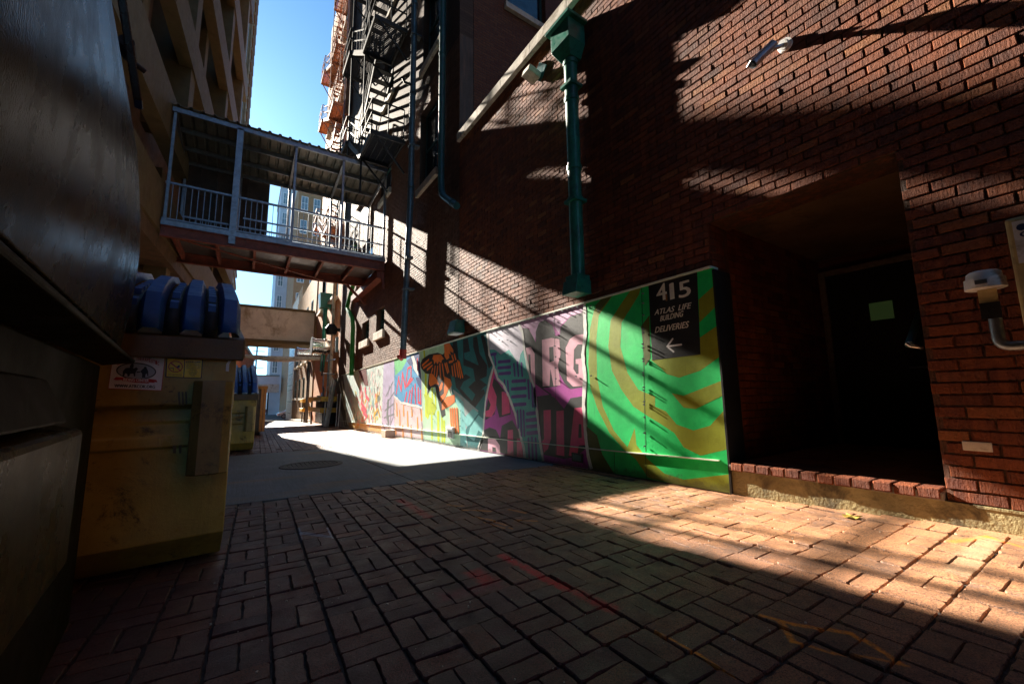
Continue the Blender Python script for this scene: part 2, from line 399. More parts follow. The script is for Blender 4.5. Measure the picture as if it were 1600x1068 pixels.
# ================================================================== walls
def slab_holes(mb, x0, x1, y0, y1, z0, z1, holes, axis='x', mi=0):
    "wall lying in the y-z plane (axis x) or x-z plane (axis y) with rectangular openings"
    a0, a1 = (y0, y1) if axis == 'x' else (x0, x1)
    A = sorted({a0, a1, *[v for h in holes for v in h[:2] if a0 < v < a1]}); Z = sorted({z0, z1, *[v for h in holes for v in h[2:] if z0 < v < z1]})
    for p, q in zip(A, A[1:]):
        for r, s in zip(Z, Z[1:]):
            c, d = (p+q)/2, (r+s)/2
            if any(h[0] < c < h[1] and h[2] < d < h[3] for h in holes): continue
            if axis == 'x': mb.box(x0, x1, p, q, r, s, mi)
            else: mb.box(p, q, y0, y1, r, s, mi)
BL, BH = .2185, .0712
def bricks(mb, O, U_, N_, u0, u1, z0, z1, holes=(), L=BL, H=BH, depth=.009, zoff=0.):
    "single raked bricks laid in running bond on a plane: U_ along the course, N_ outwards"
    O, U_, N_ = Vector(O), Vector(U_), Vector(N_); j = 0; z = z0
    while z < z1-.01:
        off = (j % 2)*L/2; n0 = math.floor((u0-off)/L)
        for k in range(n0, int((u1-off)/L)+2):
            a, b = off+k*L, off+(k+1)*L
            pieces = [(max(a, u0), min(b, u1))]
            zc = z+H/2
            for (ha, hb, h0, h1) in holes:
                if not (h0 < zc < h1): continue
                np_ = []
                for (p, q) in pieces:
                    if q <= ha or p >= hb: np_.append((p, q))
                    else:
                        if p < ha: np_.append((p, ha+.004))
                        if q > hb: np_.append((hb-.004, q))
                pieces = np_
            for p, q in pieces:
                if q-p < .03: continue
                g = .0052*random.uniform(.7, 1.35); d = random.gauss(0, .0012); c = .0035
                p1, q1, s, t = p+g, q-g, z+g, min(z+H-g, z1)
                s += random.gauss(0, .0006); vs = []
                for e, dd in ((0, -depth-.004), (0, d-c), (c, d)):
                    for (uu, zz) in ((p1+e, s+e), (q1-e, s+e), (q1-e, t-e), (p1+e, t-e)):
                        vs.append(O+U_*(uu+random.gauss(0, .0011))+N_*(dd+random.gauss(0, .0008))+Vector((0, 0, zz+random.gauss(0, .0011))))
                fs = [(8,9,10,11)]+[(r*4+i, r*4+(i+1)%4, (r+1)*4+(i+1)%4, (r+1)*4+i) for r in (0,1) for i in range(4)]
                mb.add(vs, fs, 0, .03+.97*random.random())
        z += H; j += 1

XW = 3.6
# ---- the low building with the delivery recess
near = thing('low_brick_building', (XW, 0, -.1), 'low dark red brick building with a black delivery recess and stone coping', 'building')
mb = MB()
HOLE = [(.68, 2.03, -1, 2.36)]
slab_holes(mb, XW+.009, XW+.34, -2.5, 7.45, .085, 6.3, HOLE)
bricks(mb, (XW, 0, 0), (0,1,0), (-1,0,0), -2.0, 7.45, .085, 6.28, HOLE+[(2.2, 7.6, 0, 1.80)])
# left jamb pier and the inner wall, both facing the camera
mb.box(XW+.34, XW+2.6, 2.06, 2.3, .0, 2.7)
bricks(mb, (XW, 2.018, 0), (1,0,0), (0,-1,0), 0, .245, .085+BH, 2.36)
bricks(mb, (XW+.25, 2.048, 0), (1,0,0), (0,-1,0), 0, 2.35, .085+BH, 2.5)
mb.build('wall', M['wall'], near, rnd=True)
mb = MB(); mb.box(XW+.02, XW+2.6, .3, 2.06, 2.44, 2.6); mb.box(XW+.006, XW+.3, .68, 2.03, 2.362, 2.44); mb.build('recess_ceiling', M['cream_dk'], near)
mb = MB(); mb.box(XW+2.6, XW+2.8, .0, 2.3, 0, 2.6); mb.box(XW+.35, XW+2.6, .25, .4, 0, 2.6); mb.build('recess_wall', M['wall2s'], near)
mb = MB(); mb.box(XW+2.52, XW+2.597, 1.05, 1.95, .14, 2.2)
dr = mb.build('door', M['black'], near, bevel=.01)
mb = MB()
for y in (.97, 1.96): mb.box(XW+2.49, XW+2.598, y, y+.07, .13, 2.27)
mb.box(XW+2.49, XW+2.598, 1.041, 1.959, 2.2, 2.27); mb.build('door_frame', M['mortar'], near, bevel=.006)
mb = MB(); mb.tube([(XW+2.52, 1.14, 1.0), (XW+2.44, 1.14, 1.0), (XW+2.44, 1.28, 1.0)], .014, 8); mb.build('handle', M['galv'], dr)
M['wireglass'] = NT('faint_lit_wired_glass'); M['wireglass'] = M['wireglass'].out((.05,.08,.03), .3, **{'Emission Color': (.20,.34,.10,1), 'Emission Strength': .008})
a = onx(1356, 467, XW+2.5); b = onx(1398, 502, XW+2.5)
mb = MB(); mb.box(XW+2.505, XW+2.516, b.y, a.y, onx(1360, 501, XW+2.5).z, onx(1358, 474, XW+2.5).z); mb.build('window', M['wireglass'], dr)
mb = MB(); mb.box(XW+.16, XW+2.6, .3, 2.05, -.3, .123); mb.build('floor_bed', M['mortar'], near)
mb = MB()
for i in range(12):
    for j in range(9):
        x = XW+.06+i*.205+(j % 2)*.1; y = .42+j*.18
        if x+.19 > XW+2.55: continue
        mb.box(x, x+.2, y, y+.176, .11, .128+random.uniform(-.001, .001), 0, random.random())
mb.build('recess_floor', M['paver'], near, rnd=True)
mb = MB()
ylist = [-2.5+.3*i for i in range(16)]+[2.02]
prev = None
for i in range(40):
    pass
mb.box(XW, XW+.05, -2.5, 2.03, -.3, .085); mb.box(XW-.004, XW+.02, -2.5, .69, .07, .083)
mb.build('plinth', M['plinth'], near)
mb = MB(); mb.box(XW-.022, XW+.16, .69, 2.0, .0851, .132); mb.build('mortar_bed', M['mortar'], near, bevel=.004)
edge = MB(); y = .70; k = 0
while y < 1.97:
    wdt = .108+random.uniform(-.006, .006); tl = random.uniform(-.02, .02)
    edge.obox((XW+.06+random.uniform(-.006, .006), y+wdt/2, .118+random.uniform(-.003, .004)), (.18, tl*.2, random.uniform(-.008,.008)), (0, wdt-.007, random.uniform(-.003, .003)), (0, 0, .064), 0, .1+.5*random.random()); y += wdt
edge.build('stoop_edge_bricks', M['wall'], near, bevel=.008, rnd=True)
mb = MB(); y = -2.5
while y < 7.45:
    mb.box(XW-.07, XW+.34, y+.003, min(y+.9, 7.44), 6.28, 6.47); y += .9
mb.build('coping', M['stone'], near, bevel=.008)
a = onx(1503, 690, XW); b = onx(1552, 706, XW)
mb = MB(); mb.box(XW-.006, XW+.01, b.y, a.y, b.z, a.z+.006); mb.build('patched_brick', M['stone'], near, bevel=.004)
mb = MB(); mb.box(XW+.34, 14, -2.5, 7.44, 5.9, 6.3); mb.build('roof', M['void'], near)
mb = MB(); mb.box(XW+2.9, 14, -2.5, 7.4, -1, 5.9); mb.box(XW+.34, XW+2.8, -2.5, .2, -1, 5.9); mb.box(XW+.34, XW+2.8, 2.35, 7.4, -1, 5.9); mb.box(XW+.34, XW+2.8, .2, 2.35, 2.65, 5.9); mb.build('core', M['void'], near)

# ---- the tall building
tall = thing('tall_brick_building', (XW, 7.45, -.2), 'tall rough brown brick building with stone sills behind the black fire escape', 'building')
TW = [(8.7, 9.9, 6.3, 8.5), (8.5, 9.8, 9.8, 12.2), (8.5, 9.8, 13.6, 16), (12.9, 13.85, 2.92, 3.75), (14.8, 15.9, 2.86, 3.6), (14.7, 16.7, 4.85, 6.8),
      (12.6, 13.8, 7.6, 9.8), (12.6, 13.8, 11.2, 13.4), (16.2, 17.4, 9.0, 11.2), (16.2, 17.4, 12.6, 14.8), (16.2, 17.4, 16.2, 18.4), (12.6, 13.8, 14.8, 17.0)]
mb = MB(); slab_holes(mb, XW+.009, XW+.35, 7.45, 20.3, -1, 9, TW)
bricks(mb, (XW, 0, 0), (0,1,0), (-1,0,0), 7.45, 20.3, .085+BH*23, 8.98, TW)
mb.build('wall', M['wallT'], tall, rnd=True)
mb = MB(); slab_holes(mb, XW, XW+.35, 7.45, 20.3, 9, 34, TW); mb.build('upper_wall', M['wall2'], tall)
SW = [(4.92, 6.15, 10.5, 12.9), (8.5, 9.8, 10.5, 12.9)]
mb = MB(); slab_holes(mb, XW+.36, 15, 7.45, 7.8, 6.47, 34, SW, axis='y'); mb.build('side_wall', M['wall2s'], tall)
mb = MB(); mb.box(XW+.9, 15, 8.2, 20.2, -1, 34); mb.build('core', M['void'], tall)
def window(parent, y0, y1, z0, z1, x=XW, side=False, sill=True, glassmat=None, sh=.16):
    fr = MB(); g = MB(); s = MB(); d = .16
    if not side:
        for a in ((y0, y0+.06), (y1-.06, y1)): fr.box(x+d, x+d+.06, a[0], a[1], z0, z1)
        for a in ((z0, z0+.06), (z1-.06, z1), ((z0+z1)/2-.03, (z0+z1)/2+.03)): fr.box(x+d-.004, x+d+.056, y0+.06, y1-.06, a[0], a[1])
        g.box(x+d+.02, x+d+.04, y0+.05, y1-.05, z0+.05, z1-.05); s.box(x-.08, x+.2, y0-.1, y1+.1, z0-sh, z0-.003)
    else:
        for a in ((y0, y0+.06), (y1-.06, y1)): fr.box(a[0], a[1], x+d, x+d+.06, z0, z1)
        for a in ((z0, z0+.06), (z1-.06, z1), ((z0+z1)/2-.03, (z0+z1)/2+.03)): fr.box(y0+.06, y1-.06, x+d-.004, x+d+.056, a[0], a[1])
        g.box(y0+.05, y1-.05, x+d+.02, x+d+.04, z0+.05, z1-.05); s.box(y0-.1, y1+.1, x-.1, x+.2, z0-sh, z0-.003)
    w_ = fr.build('window', M['teal'], parent); g.build('pane', glassmat or M['glass'], w_)
    if sill: s.build('sill', M['stone'], w_, bevel=.008)
    return w_
for h in TW: window(tall, *h, sh=.26 if h[1]-h[0] < 1.15 else .2)
for h in SW: window(tall, h[0], h[1], h[2], h[3], x=7.45, side=True)

# ---- orange brick building further on
org = thing('orange_brick_building', (XW, 20.5, -.5), 'sunlit orange brick building beyond the black fire escape', 'building')
mb = MB(); mb.box(XW+.1, 14, 20.32, 29.3, -2, 27); mb.build('wall', M['orange'], org)
mb = MB(); mb.box(XW+.1, XW+.5, 20.33, 29.2, 27, 27.6); mb.build('cornice', M['stone'], org)
for k in range(5):
    for yy in (22, 26):
        window(org, yy, yy+1.3, 6+k*4, 8.2+k*4, x=XW+.1-.18)

# ---- brown building and the ones beyond
brn = thing('brown_brick_building', (XW, 29.4, -.8), 'brown brick building with small sills beyond the ducts', 'building')
mb = MB(); mb.box(XW+.05, 12, 29.4, 42, -3, 9.5); mb.build('wall', M['tan_dk'] if 'tan_dk' in M else M['orange'], brn)
for yy in (31, 33.6, 36.4, 39.2):
    for zz in (.8, 3.4, 6.2): window(brn, yy, yy+.9, zz, zz+1.5, x=XW+.05-.18)
mb = MB()
for k in range(10):
    y = 29.4+k*1.4; mb.box(XW-.25, XW+.05, y, y+1.398, gz(3.4, y+1)-.6, gz(3.4, y+1.4)+.13)
mb.build('kerb_ledge', M['stone'], brn)
wf = thing('white_framed_building', (XW, 42.5, -1), 'pale building with a tall white framed window bay', 'building')
mb = MB(); mb.box(XW+.0, 10, 42.05, 47.5, -3, 8.6); mb.build('wall', M['white'], wf)
for zz in (-.6, 2, 4.6): window(wf, 42.6, 47, zz, zz+2.2, x=XW-.16, sill=False)
bg_ = thing('beige_building', (XW+.4, 48, -1), 'beige brick building at the far end of the alley', 'building')
mb = MB(); mb.box(XW+.95, 14, 48, 60, -3, 13); mb.build('wall', M['tan'], bg_)
mb = MB(); mb.box(XW+.85, XW+.95, 50.5, 57.5, -3, 12.5); mb.build('pier', M['stone'], bg_)
def tower(name, x0, x1, y, z1, m1, label, nx, nz, w_, h_, dep=14, z00=-3, gm=None, mside=None):
    t = thing(name, ((x0+x1)/2, y, -2.1), label, 'building')
    mb = MB(); mb.box(x0, x1, y, y+dep, z00, z1); mb.build('wall', m1, t)
    mb = MB(); mb.box(x0-.1, x1+.1, y-.25, y+dep, z1, z1+.8); mb.build('cornice', M['stone'], t)
    for i in range(nx):
        for k in range(nz):
            cx_ = x0+(x1-x0)*(i+.5)/nx; cz_ = z1-2.6-k*h_*1.75
            if cz_ < 3: continue
            fr = MB(); fr.box(cx_-w_/2, cx_+w_/2, y-.06, y+.02, cz_-h_/2, cz_+h_/2); f_ = fr.build('window', M['white'], t)
            g = MB()
            for (a0, a1) in ((cx_-w_/2+.09, cx_-.04), (cx_+.04, cx_+w_/2-.09)):
                for (b0, b1) in ((cz_-h_/2+.09, cz_-.04), (cz_+.04, cz_+h_/2-.09)): g.box(a0, a1, y-.09, y-.063, b0, b1)
            g.build('pane', M['paneblue'], f_)
    return t
M['paneblue'] = plain('pale_blue_window_glass', (.14,.19,.21), .2, .3, 1, spec=.8)
tower('tan_tower', 5.3, 8.9, 70, 34.8, M['tan_s'], 'tan brick tower with paired white windows seen through the walkway', 2, 8, 1.0, 2.3)
tower('grey_tower', 3.6, 6.8, 88, 43, M['grey_tower'], 'pale grey tower standing behind the tan brick tower', 2, 9, .9, 2.4)

# ================================================================== LEFT SIDE
FX = lambda y: -2.89+.0636*y
LD = Vector((.0636, 1, 0)).normalized(); LN = Vector((LD.y, -LD.x, 0))   # along / outwards from the left frontage
def lbox(mb, y0, y1, z0, z1, d0, d1, mi=0):
    "box along the left frontage, d = distance behind (-) or in front (+) of its face"
    a = Vector((FX(y0), y0, 0)); b = Vector((FX(y1), y1, 0)); vs = []
    for p in (a, b):
        for d in (d0, d1):
            for z in (z0, z1): vs.append(p+LN*d+Vector((0, 0, z)))
    mb.add(vs, [(0,1,3,2),(4,6,7,5),(0,4,5,1),(2,3,7,6),(0,2,6,4),(1,5,7,3)], mi)
gar = thing('concrete_garage', (FX(10), 10, -.3), 'cream concrete building on the left with deep dark bays', 'building')
mb = MB()
bands = [(5.03, 6.26), (7.55, 8.8), (10.9, 12.0), (15.0, 16.2), (19.4, 20.8)]
for z0, z1 in bands: lbox(mb, -3, 25.4 if z0 == 15.0 else 28.6, z0, z1, -.35, 0)
lbox(mb, 25.4, 28.6, 12.4, 13.3, -.35, 0); lbox(mb, 25.4, 28.6, 15.8, 16.2, -.35, 0)  # gap left between these two, sized to pass sun onto the pavers
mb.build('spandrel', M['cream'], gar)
mb = MB()
for i in range(9):
    y = -2+i*3.35; lbox(mb, y, y+.6, 8.801, 25 if y < 24.5 else 12.9, -1.1, -.05) if i % 2 else lbox(mb, y, y+.45, 8.801, 25 if y < 24.5 else 12.9, -.8, -.36)
    lbox(mb, y+.1, y+.5, 6.26, 7.55, -1.1, -.5)
lbox(mb, 26.6, 27.2, 16.21, 25, -1.1, -.05)
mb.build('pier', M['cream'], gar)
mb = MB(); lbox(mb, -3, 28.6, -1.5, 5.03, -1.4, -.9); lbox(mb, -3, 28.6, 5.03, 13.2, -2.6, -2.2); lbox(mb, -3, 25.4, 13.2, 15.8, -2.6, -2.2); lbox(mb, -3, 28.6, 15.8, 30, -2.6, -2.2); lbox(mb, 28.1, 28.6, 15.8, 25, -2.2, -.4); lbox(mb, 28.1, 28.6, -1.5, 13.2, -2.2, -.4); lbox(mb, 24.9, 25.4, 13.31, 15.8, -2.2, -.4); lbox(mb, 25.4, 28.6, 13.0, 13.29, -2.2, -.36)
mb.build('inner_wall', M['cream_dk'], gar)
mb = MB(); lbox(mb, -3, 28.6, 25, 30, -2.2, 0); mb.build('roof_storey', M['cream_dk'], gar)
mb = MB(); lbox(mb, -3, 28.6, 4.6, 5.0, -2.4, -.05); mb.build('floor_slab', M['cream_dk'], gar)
mb = MB()
for i in range(10): y = -1.8+i*3.35; lbox(mb, y, y+.5, -1.5, 4.6, -.7, -.2)
mb.build('column', M['cream'], gar)

# low orange annex behind the bins, and the tower far behind
ax = thing('orange_annex', (FX(40), 40, -1), 'low orange brick annex under the concrete bridge on the left', 'building')
mb = MB(); lbox(mb, 28.8, 56, -3, 5.2, -5, 0); mb.build('wall', M['orange_s'], ax)
mb = MB(); lbox(mb, 28.8, 56, 5.2, 5.5, -5, .1); mb.build('coping', M['stone'], ax)
tw = thing('brown_tower', (-8, 150, -2), 'brown stone tower rising beyond the left roofs, with a long pale banner', 'building')
mb = MB(); mb.box(-11.4, -5.6, 150.6, 178, -3, 230)
for k in range(48): mb.box(-5.65, -5.1, 150.8, 177, 4+k*4.6, 5.0+k*4.6)
for k in range(10): mb.box(-11.3+k*.6, -11.0+k*.6, 150, 150.6, -3, 230)
mb.build('wall', M['brown_clad'], tw)
mb = MB(); mb.box(-10.9, -6.6, 149.6, 149.9, 88, 128); mb.build('banner', M['grey_tower'], tw)
shade_block = thing('added_shade_block', (-4, 29, -1), 'brown block added out of view behind the cream garage to shade the ground', 'building')
mb = MB(); lbox(mb, 28.7, 31, -3, 10.5, -5, -.2); mb.build('lower_blocker', M['cream_dk'], shade_block)  # added blocker, shaped for the shade edge on the ground
mb = MB(); lbox(mb, 28.7, 29.8, 10.5, 13, -5, -.2); mb.build('upper_blocker', M['cream_dk'], shade_block)
hb = thing('added_shade_beam', (0, 29, 17), 'slim unseen beam added far down the alley, shading a band of the brick wall', 'footbridge')
mb = MB(); mb.box(-1.05, 3.7, 29, 29.6, 17.40, 17.85); mb.build('deck', M['brown_clad'], hb)  # added beam out of sight, sized to cast the dark band on the wall

# ================================================================== SKY WALKWAY
WY0, WY1, WX0, WX1 = 13.0, 15.3, -2.05, 3.58
wk = thing('covered_walkway', (.8, 13.0, 5.2), 'galvanised covered footbridge with red steel beams crossing the alley', 'footbridge')
mb = MB()
for y in (WY0, WY1): mb.box(WX0, WX1, y-.06, y+.06, 4.88, 4.92); mb.box(WX0, WX1, y-.06, y+.06, 5.15, 5.19); mb.box(WX0, WX1, y-.012, y+.012, 4.92, 5.15)
mb.build('main_beam', M['rust_red'], wk)
mb = MB()
for i in range(7):
    x = WX0+.2+i*.9; mb.box(x, x+.07, WY0+.07, WY1-.07, 4.95, 5.15)
mb.bar((WX0+.4, WY0+.1, 4.9), (WX1-1.5, WY1-.1, 4.9), .06, .03); mb.build('joist', M['rust_red'], wk)
mb = MB(); mb.box(WX0, WX1, WY0-.09, WY0-.065, 5.17, 5.30); mb.box(WX0, WX1, WY1+.065, WY1+.09, 5.17, 5.30); mb.build('edge_plate', M['galv'], wk)
mb = MB(); mb.box(WX0, WX1, WY0-.06, WY1+.06, 5.195, 5.235); mb.build('deck', M['galv'], wk)
def post(x, y, w_, z1, z0=5.2):
    mb = MB(); mb.box(x-w_/2, x+w_/2, y-w_/2, y+w_/2, z0, z1); return mb.build('post', M['galv'], wk, bevel=.006)
for x, w_ in ((WX0+.06, .07), (-.56, .16), (.85, .07), (2.2, .07), (WX1-.05, .07)):
    post(x, WY0, w_, 8.36, 4.95 if w_ > .1 else 5.2); post(x+.02, WY1, .07, 8.1)
mb = MB()
for y in (WY0, WY1):
    mb.box(WX0, WX1, y-.03, y+.03, 6.31, 6.36); mb.box(WX0, WX1, y-.025, y+.025, 5.34, 5.38); mb.box(-.35, WX1, y-.02, y+.02, 5.74, 5.78)
rl = mb.build('handrail', M['galv'], wk)
bal = MB(); bal.box(-.008, .008, -.008, .008, 5.36, 6.33); b0 = bal.build('baluster', M['galv'])
me = b0.data; first = True
for y in (WY0, WY1):
    for i in range(42):
        x = WX0+.16+i*.132
        if i % 10 == 9: continue
        o = b0 if first else b0.copy()
        if not first: col.objects.link(o)
        first = False; o.location = (x, y, 0); put(o, wk)
# roof
def zr(y): return 8.44-(y-12.85)*.10
mb = MB(); y0, y1 = 12.85, 15.5; prof = []; x = WX0-.1; 
while x < WX1+.1:
    for dx, dz in ((0, 0), (.16, 0), (.185, .045), (.235, .045), (.26, 0)):
        if x+dx <= WX1+.12: prof.append((x+dx, dz))
    x += .26
k = len(prof); vs = [(x, y, zr(y)+dz+t) for (y, t) in ((y0, 0), (y1, 0), (y1, .012), (y0, .012)) for x, dz in prof]
fs = [(r*k+i, r*k+i+1, ((r+1) % 4)*k+i+1, ((r+1) % 4)*k+i) for r in range(4) for i in range(k-1)]
mb.add(vs, fs); mb.build('roof', M['roofmetal'], wk)
mb = MB()
for y in (12.95, 13.75, 14.6, 15.35): mb.box(WX0, WX1, y-.03, y+.03, zr(y)-.13, zr(y)-.003)
for x in (WX0+.06, -.56, .85, 2.2, WX1-.05): mb.obox((x, (13+15.3)/2, zr(14.15)-.17), (.07, 0, 0), (0, 2.3, -.23), (0, 0, .08))
mb.build('rafter', M['galv'], wk)
mb = MB(); mb.box(WX0, .28, WY1+.1, WY1+.14, 5.2, 8.1); 
for i in range(6): mb.box(WX0+i*.42, WX0+i*.42+.05, WY1+.05, WY1+.1, 5.3, 8.1)
mb.build('rear_panel', M['screen'], wk)
mb = MB(); mb.bar((WX1-.1, WY0, 4.86), (XW-.02, WY0, 4.3), .08, .08); mb.bar((WX1-.7, WY1, 4.86), (XW-.02, WY1, 4.2), .08, .08); mb.box(XW-.25, XW-.01, 13, 16.9, 4.62, 4.84); mb.build('bracket', M['rust_red'], wk)

# ---- bridges further down the alley
br = thing('concrete_bridge', (1.5, 30, 4.4), 'stained pale concrete bridge crossing the alley beyond the walkway', 'bridge')
mb = MB(); mb.box(-1.3, XW+.1, 30, 32.5, 4.55, 6.55); mb.build('parapet', M['beige_conc'] if 'beige_conc' in M else M['stone'], br)
mb = MB(); mb.box(-1.3, XW+.1, 29.9, 32.6, 4.33, 4.54); mb.box(-1.3, XW+.1, 29.92, 32.6, 6.55, 6.7); mb.build('ledge', M['cream'], br)
b3 = thing('ribbed_metal_bridge', (2.7, 80, 1.8), 'grey ribbed metal footbridge at the far end of the alley', 'bridge')
mb = MB(); mb.box(.8, 4.8, 80, 83, 3.3, 4.7); mb.build('upper_cladding', M['grey_tower'], b3)
mb = MB(); mb.box(.8, 4.8, 79.9, 83, 1.9, 3.28)
for i in range(26): mb.box(.82+i*.153, .89+i*.153, 79.82, 79.9, 1.9, 3.28)
mb.build('lower_cladding', M['stone'], b3)
mb = MB(); mb.box(.8, 4.8, 79.8, 83, 4.7, 4.85); mb.build('cap', M['teal'], b3)

# the alley goes on behind the camera
bk = thing('rear_brick_building', (9, -8, -.1), 'tall dark brick building behind the camera on the right of the alley', 'building')
mb = MB(); mb.box(XW+.05, 16, -30, -2.6, -.3, 24); mb.build('wall', M['wall2s'], bk)
bk = thing('rear_garage', (-8, -18, -.1), 'rear part of the concrete building behind the camera', 'building')
mb = MB(); mb.box(-16, -3.4, -30, -3.1, -.3, 26); mb.build('wall', M['cream_dk'], bk)

# ================================================================== MURAL
MX = XW-.015
def paint(name, c, rough=.55):
    if name in M: return M[name]
    t = NT(name); c = tuple(min(.86, v*1.3) for v in srgb(c))
    k = t.ramp(t.noise(3.5, 6, .7), [(.3, tuple(v*.78 for v in c)), (.7, tuple(min(1, v*1.12+.01) for v in c))])
    k = t.mix(t.ramp(t.noise(14, 6, .8), [(.60, 0.), (.72, .35)]), k, tuple(v*.45 for v in c))
    t.co(); sp = t.n('ShaderNodeSeparateXYZ', {'Vector': t.tc.outputs['Object']})
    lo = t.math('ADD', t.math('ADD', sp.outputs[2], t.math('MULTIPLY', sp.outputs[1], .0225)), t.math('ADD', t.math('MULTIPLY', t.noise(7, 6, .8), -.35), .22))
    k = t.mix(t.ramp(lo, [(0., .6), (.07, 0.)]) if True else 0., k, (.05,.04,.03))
    k = t.mix(t.ramp(t.noise(1, 4, .7, t.co((1, 26, 1.2))), [(.66, 0.), (.74, .3)]), k, tuple(v*.3 for v in c))
    M[name] = t.out(k, rough, t.bump(t.math('ADD', t.noise(120, 4, .7), t.noise(30, 3)), .35, .004), spec=.35); return M[name]
def ztop(y): return 1.915 if y < 6.5 else 1.915-(y-6.5)*.0118
mural = thing('mural_fence', (XW, 2.05, gz(XW, 2.05)), 'long painted hoarding of bright murals running along the foot of the brick wall', 'mural')
mb = MB(); ys = [2.015, 3.3, 5, 6.5, 9, 12, 15, 17, 19.4]
for a, b in zip(ys, ys[1:]):
    mb.add([(x, y, z) for y in (a, b) for x in (MX+.004, XW-.001) for z in (gz(XW, y)+.01, ztop(y))], [(0,1,3,2),(4,6,7,5),(0,4,5,1),(2,3,7,6),(0,2,6,4),(1,5,7,3)])
mb.build('backing', M['wood'], mural)
mb = MB(); mb.box(MX-.002, XW+.255, 1.992, 2.014, gz(XW, 2.05)+.005, 1.90); mb.build('end_panel', paint('black_board', '0c100f'), mural, bevel=.003)

class Paint:
    def __init__(s, name, ox=0, oy=0, z=1.0): s.mb = MB(); s.mats = []; s.name = name; s.layer = 0; s.o = (ox, oy, z)
    def mi(s, c, nm=None):
        m_ = paint('paint_'+c, c)
        if m_ not in s.mats: s.mats.append(m_)
        return s.mats.index(m_)
    def P(s, p):
        ox, oy, z = s.o; q = onx(ox+p[0]/z, oy+p[1]/z, MX); return q
    def poly(s, c, pts, world=False, clip=True):
        s.layer += (1 if s.name != 'abstract_panel' else .2); P = [Vector(p) if world else s.P(p) for p in pts]
        for q in P:
            q.x = MX-.0005-.00012*s.layer
            q.y = max(q.y, 1.994)
            if clip: q.z = min(max(q.z, gz(XW, q.y)+.012), ztop(q.y)-.002)
        a = sum((P[i].y*P[(i+1) % len(P)].z-P[(i+1) % len(P)].y*P[i].z) for i in range(len(P)))
        if a > 0: P = P[::-1]
        n = len(s.mb.v); s.mb.v += [tuple(q) for q in P]; s.mb.f.append(tuple(range(n, n+len(P)))); s.mb.m.append(s.mi(c)); s.mb.r += [0]*len(P)
    def stroke(s, c, pts, w0, w1=None, jit=0, rnd=True):
        "brush stroke through points; w0 width in metres on the wall"
        w1 = w1 or w0; P = [s.P(p) for p in pts]; Q = []
        for a, b in zip(P, P[1:]):
            n = max(2, int((b-a).length/.05)) if jit else 2
            Q += [a.lerp(b, i/n) for i in range(n)]
        Q.append(P[-1]); L, R = [], []; N = len(Q)
        for i, p in enumerate(Q):
            t = (Q[min(i+1, N-1)]-Q[max(i-1, 0)]); t.x = 0; t.normalize(); nn = Vector((0, -t.z, t.y)); w = w0+(w1-w0)*i/(N-1); w = w*(1+random.uniform(-jit, jit))/2
            L.append(p+nn*w+Vector((0,0,0))); R.append(p-nn*w)
        t = (Q[0]-Q[1]).normalized(); cap0 = [Q[0]+t*w0*.45*math.cos(a)+ (L[0]-Q[0])*math.sin(a) for a in (-.9, -.3, .3, .9)] if rnd else []
        t1 = (Q[-1]-Q[-2]).normalized(); cap1 = [Q[-1]+t1*w1*.45*math.cos(a)+(L[-1]-Q[-1])*math.sin(a) for a in (.9, .3, -.3, -.9)] if rnd else []
        s.poly(c, cap0+L+cap1+R[::-1], True)
    def done(s, parent=mural): 
        o = s.mb.build(s.name, s.mats, parent, rnd=True); return o

def text_geo(txt, italic=0.):
    cu = bpy.data.curves.new('t', 'FONT'); cu.body = txt; cu.size = 1; cu.resolution_u = 3; cu.shear = italic
    ob = bpy.data.objects.new('t', cu); col.objects.link(ob)
    me = bpy.data.meshes.new_from_object(ob.evaluated_get(bpy.context.evaluated_depsgraph_get()))
    vs = [(v.co.x, v.co.y) for v in me.vertices]; fs = [tuple(p.vertices) for p in me.polygons]
    bpy.data.objects.remove(ob); bpy.data.curves.remove(cu); bpy.data.meshes.remove(me)
    x0 = min(v[0] for v in vs); x1 = max(v[0] for v in vs); y0 = min(v[1] for v in vs); y1 = max(v[1] for v in vs)
    return [((x-x0)/(x1-x0), (y-y0)/(y1-y0)) for x, y in vs], fs
def add_text(mb, txt, a, b, up, n, th=.002, mi=0, italic=0., bold=0.):
    "text fitted between the lower corners a and b, 'up' is the height vector, n the normal"
    vs, fs = text_geo(txt, italic); a, b, up, n = Vector(a), Vector(b), Vector(up), Vector(n).normalized()
    k = len(vs); P = [a+(b-a)*u+up*v+n*th for u, v in vs]
    mb.add(P, fs, mi)
    if bold:
        d = (b-a).normalized()*bold
        mb.add([p+d+n*.0002 for p in P], fs, mi); mb.add([p+up.normalized()*bold*.8+n*.0004 for p in P], fs, mi); mb.add([p-d+n*.0003 for p in P], fs, mi)

# --- green section
g = Paint('green_panel', 900, 380, 2.67)
GR, OL, OD = '0fc463', '7f8c18', '4c5512'
g.poly(GR, [(40,238),(612,84),(650,1048),(50,944)])
g.poly(OL, [(105,222),(150,208),(130,250),(95,300),(85,400),(88,560),(112,680),(158,780),(215,850),(245,770),(252,840),(300,900),(370,960),(450,985),(642,962),(650,1046),(400,1008),(300,975),(250,900),(200,860),(140,790),(90,690),(60,600),(52,500),(58,360),(75,280)])
g.poly(OL, [(225,190),(270,178),(262,215),(225,275),(190,330),(185,430),(215,540),(260,610),(330,640),(330,680),(375,700),(420,755),(490,780),(560,760),(628,690),(634,858),(520,885),(450,850),(410,790),(350,750),(300,720),(240,680),(190,610),(150,530),(135,430),(145,320),(190,250)])
g.poly(OL, [(312,485),(520,455),(612,430),(614,468),(520,530),(430,560),(380,545),(350,515)])
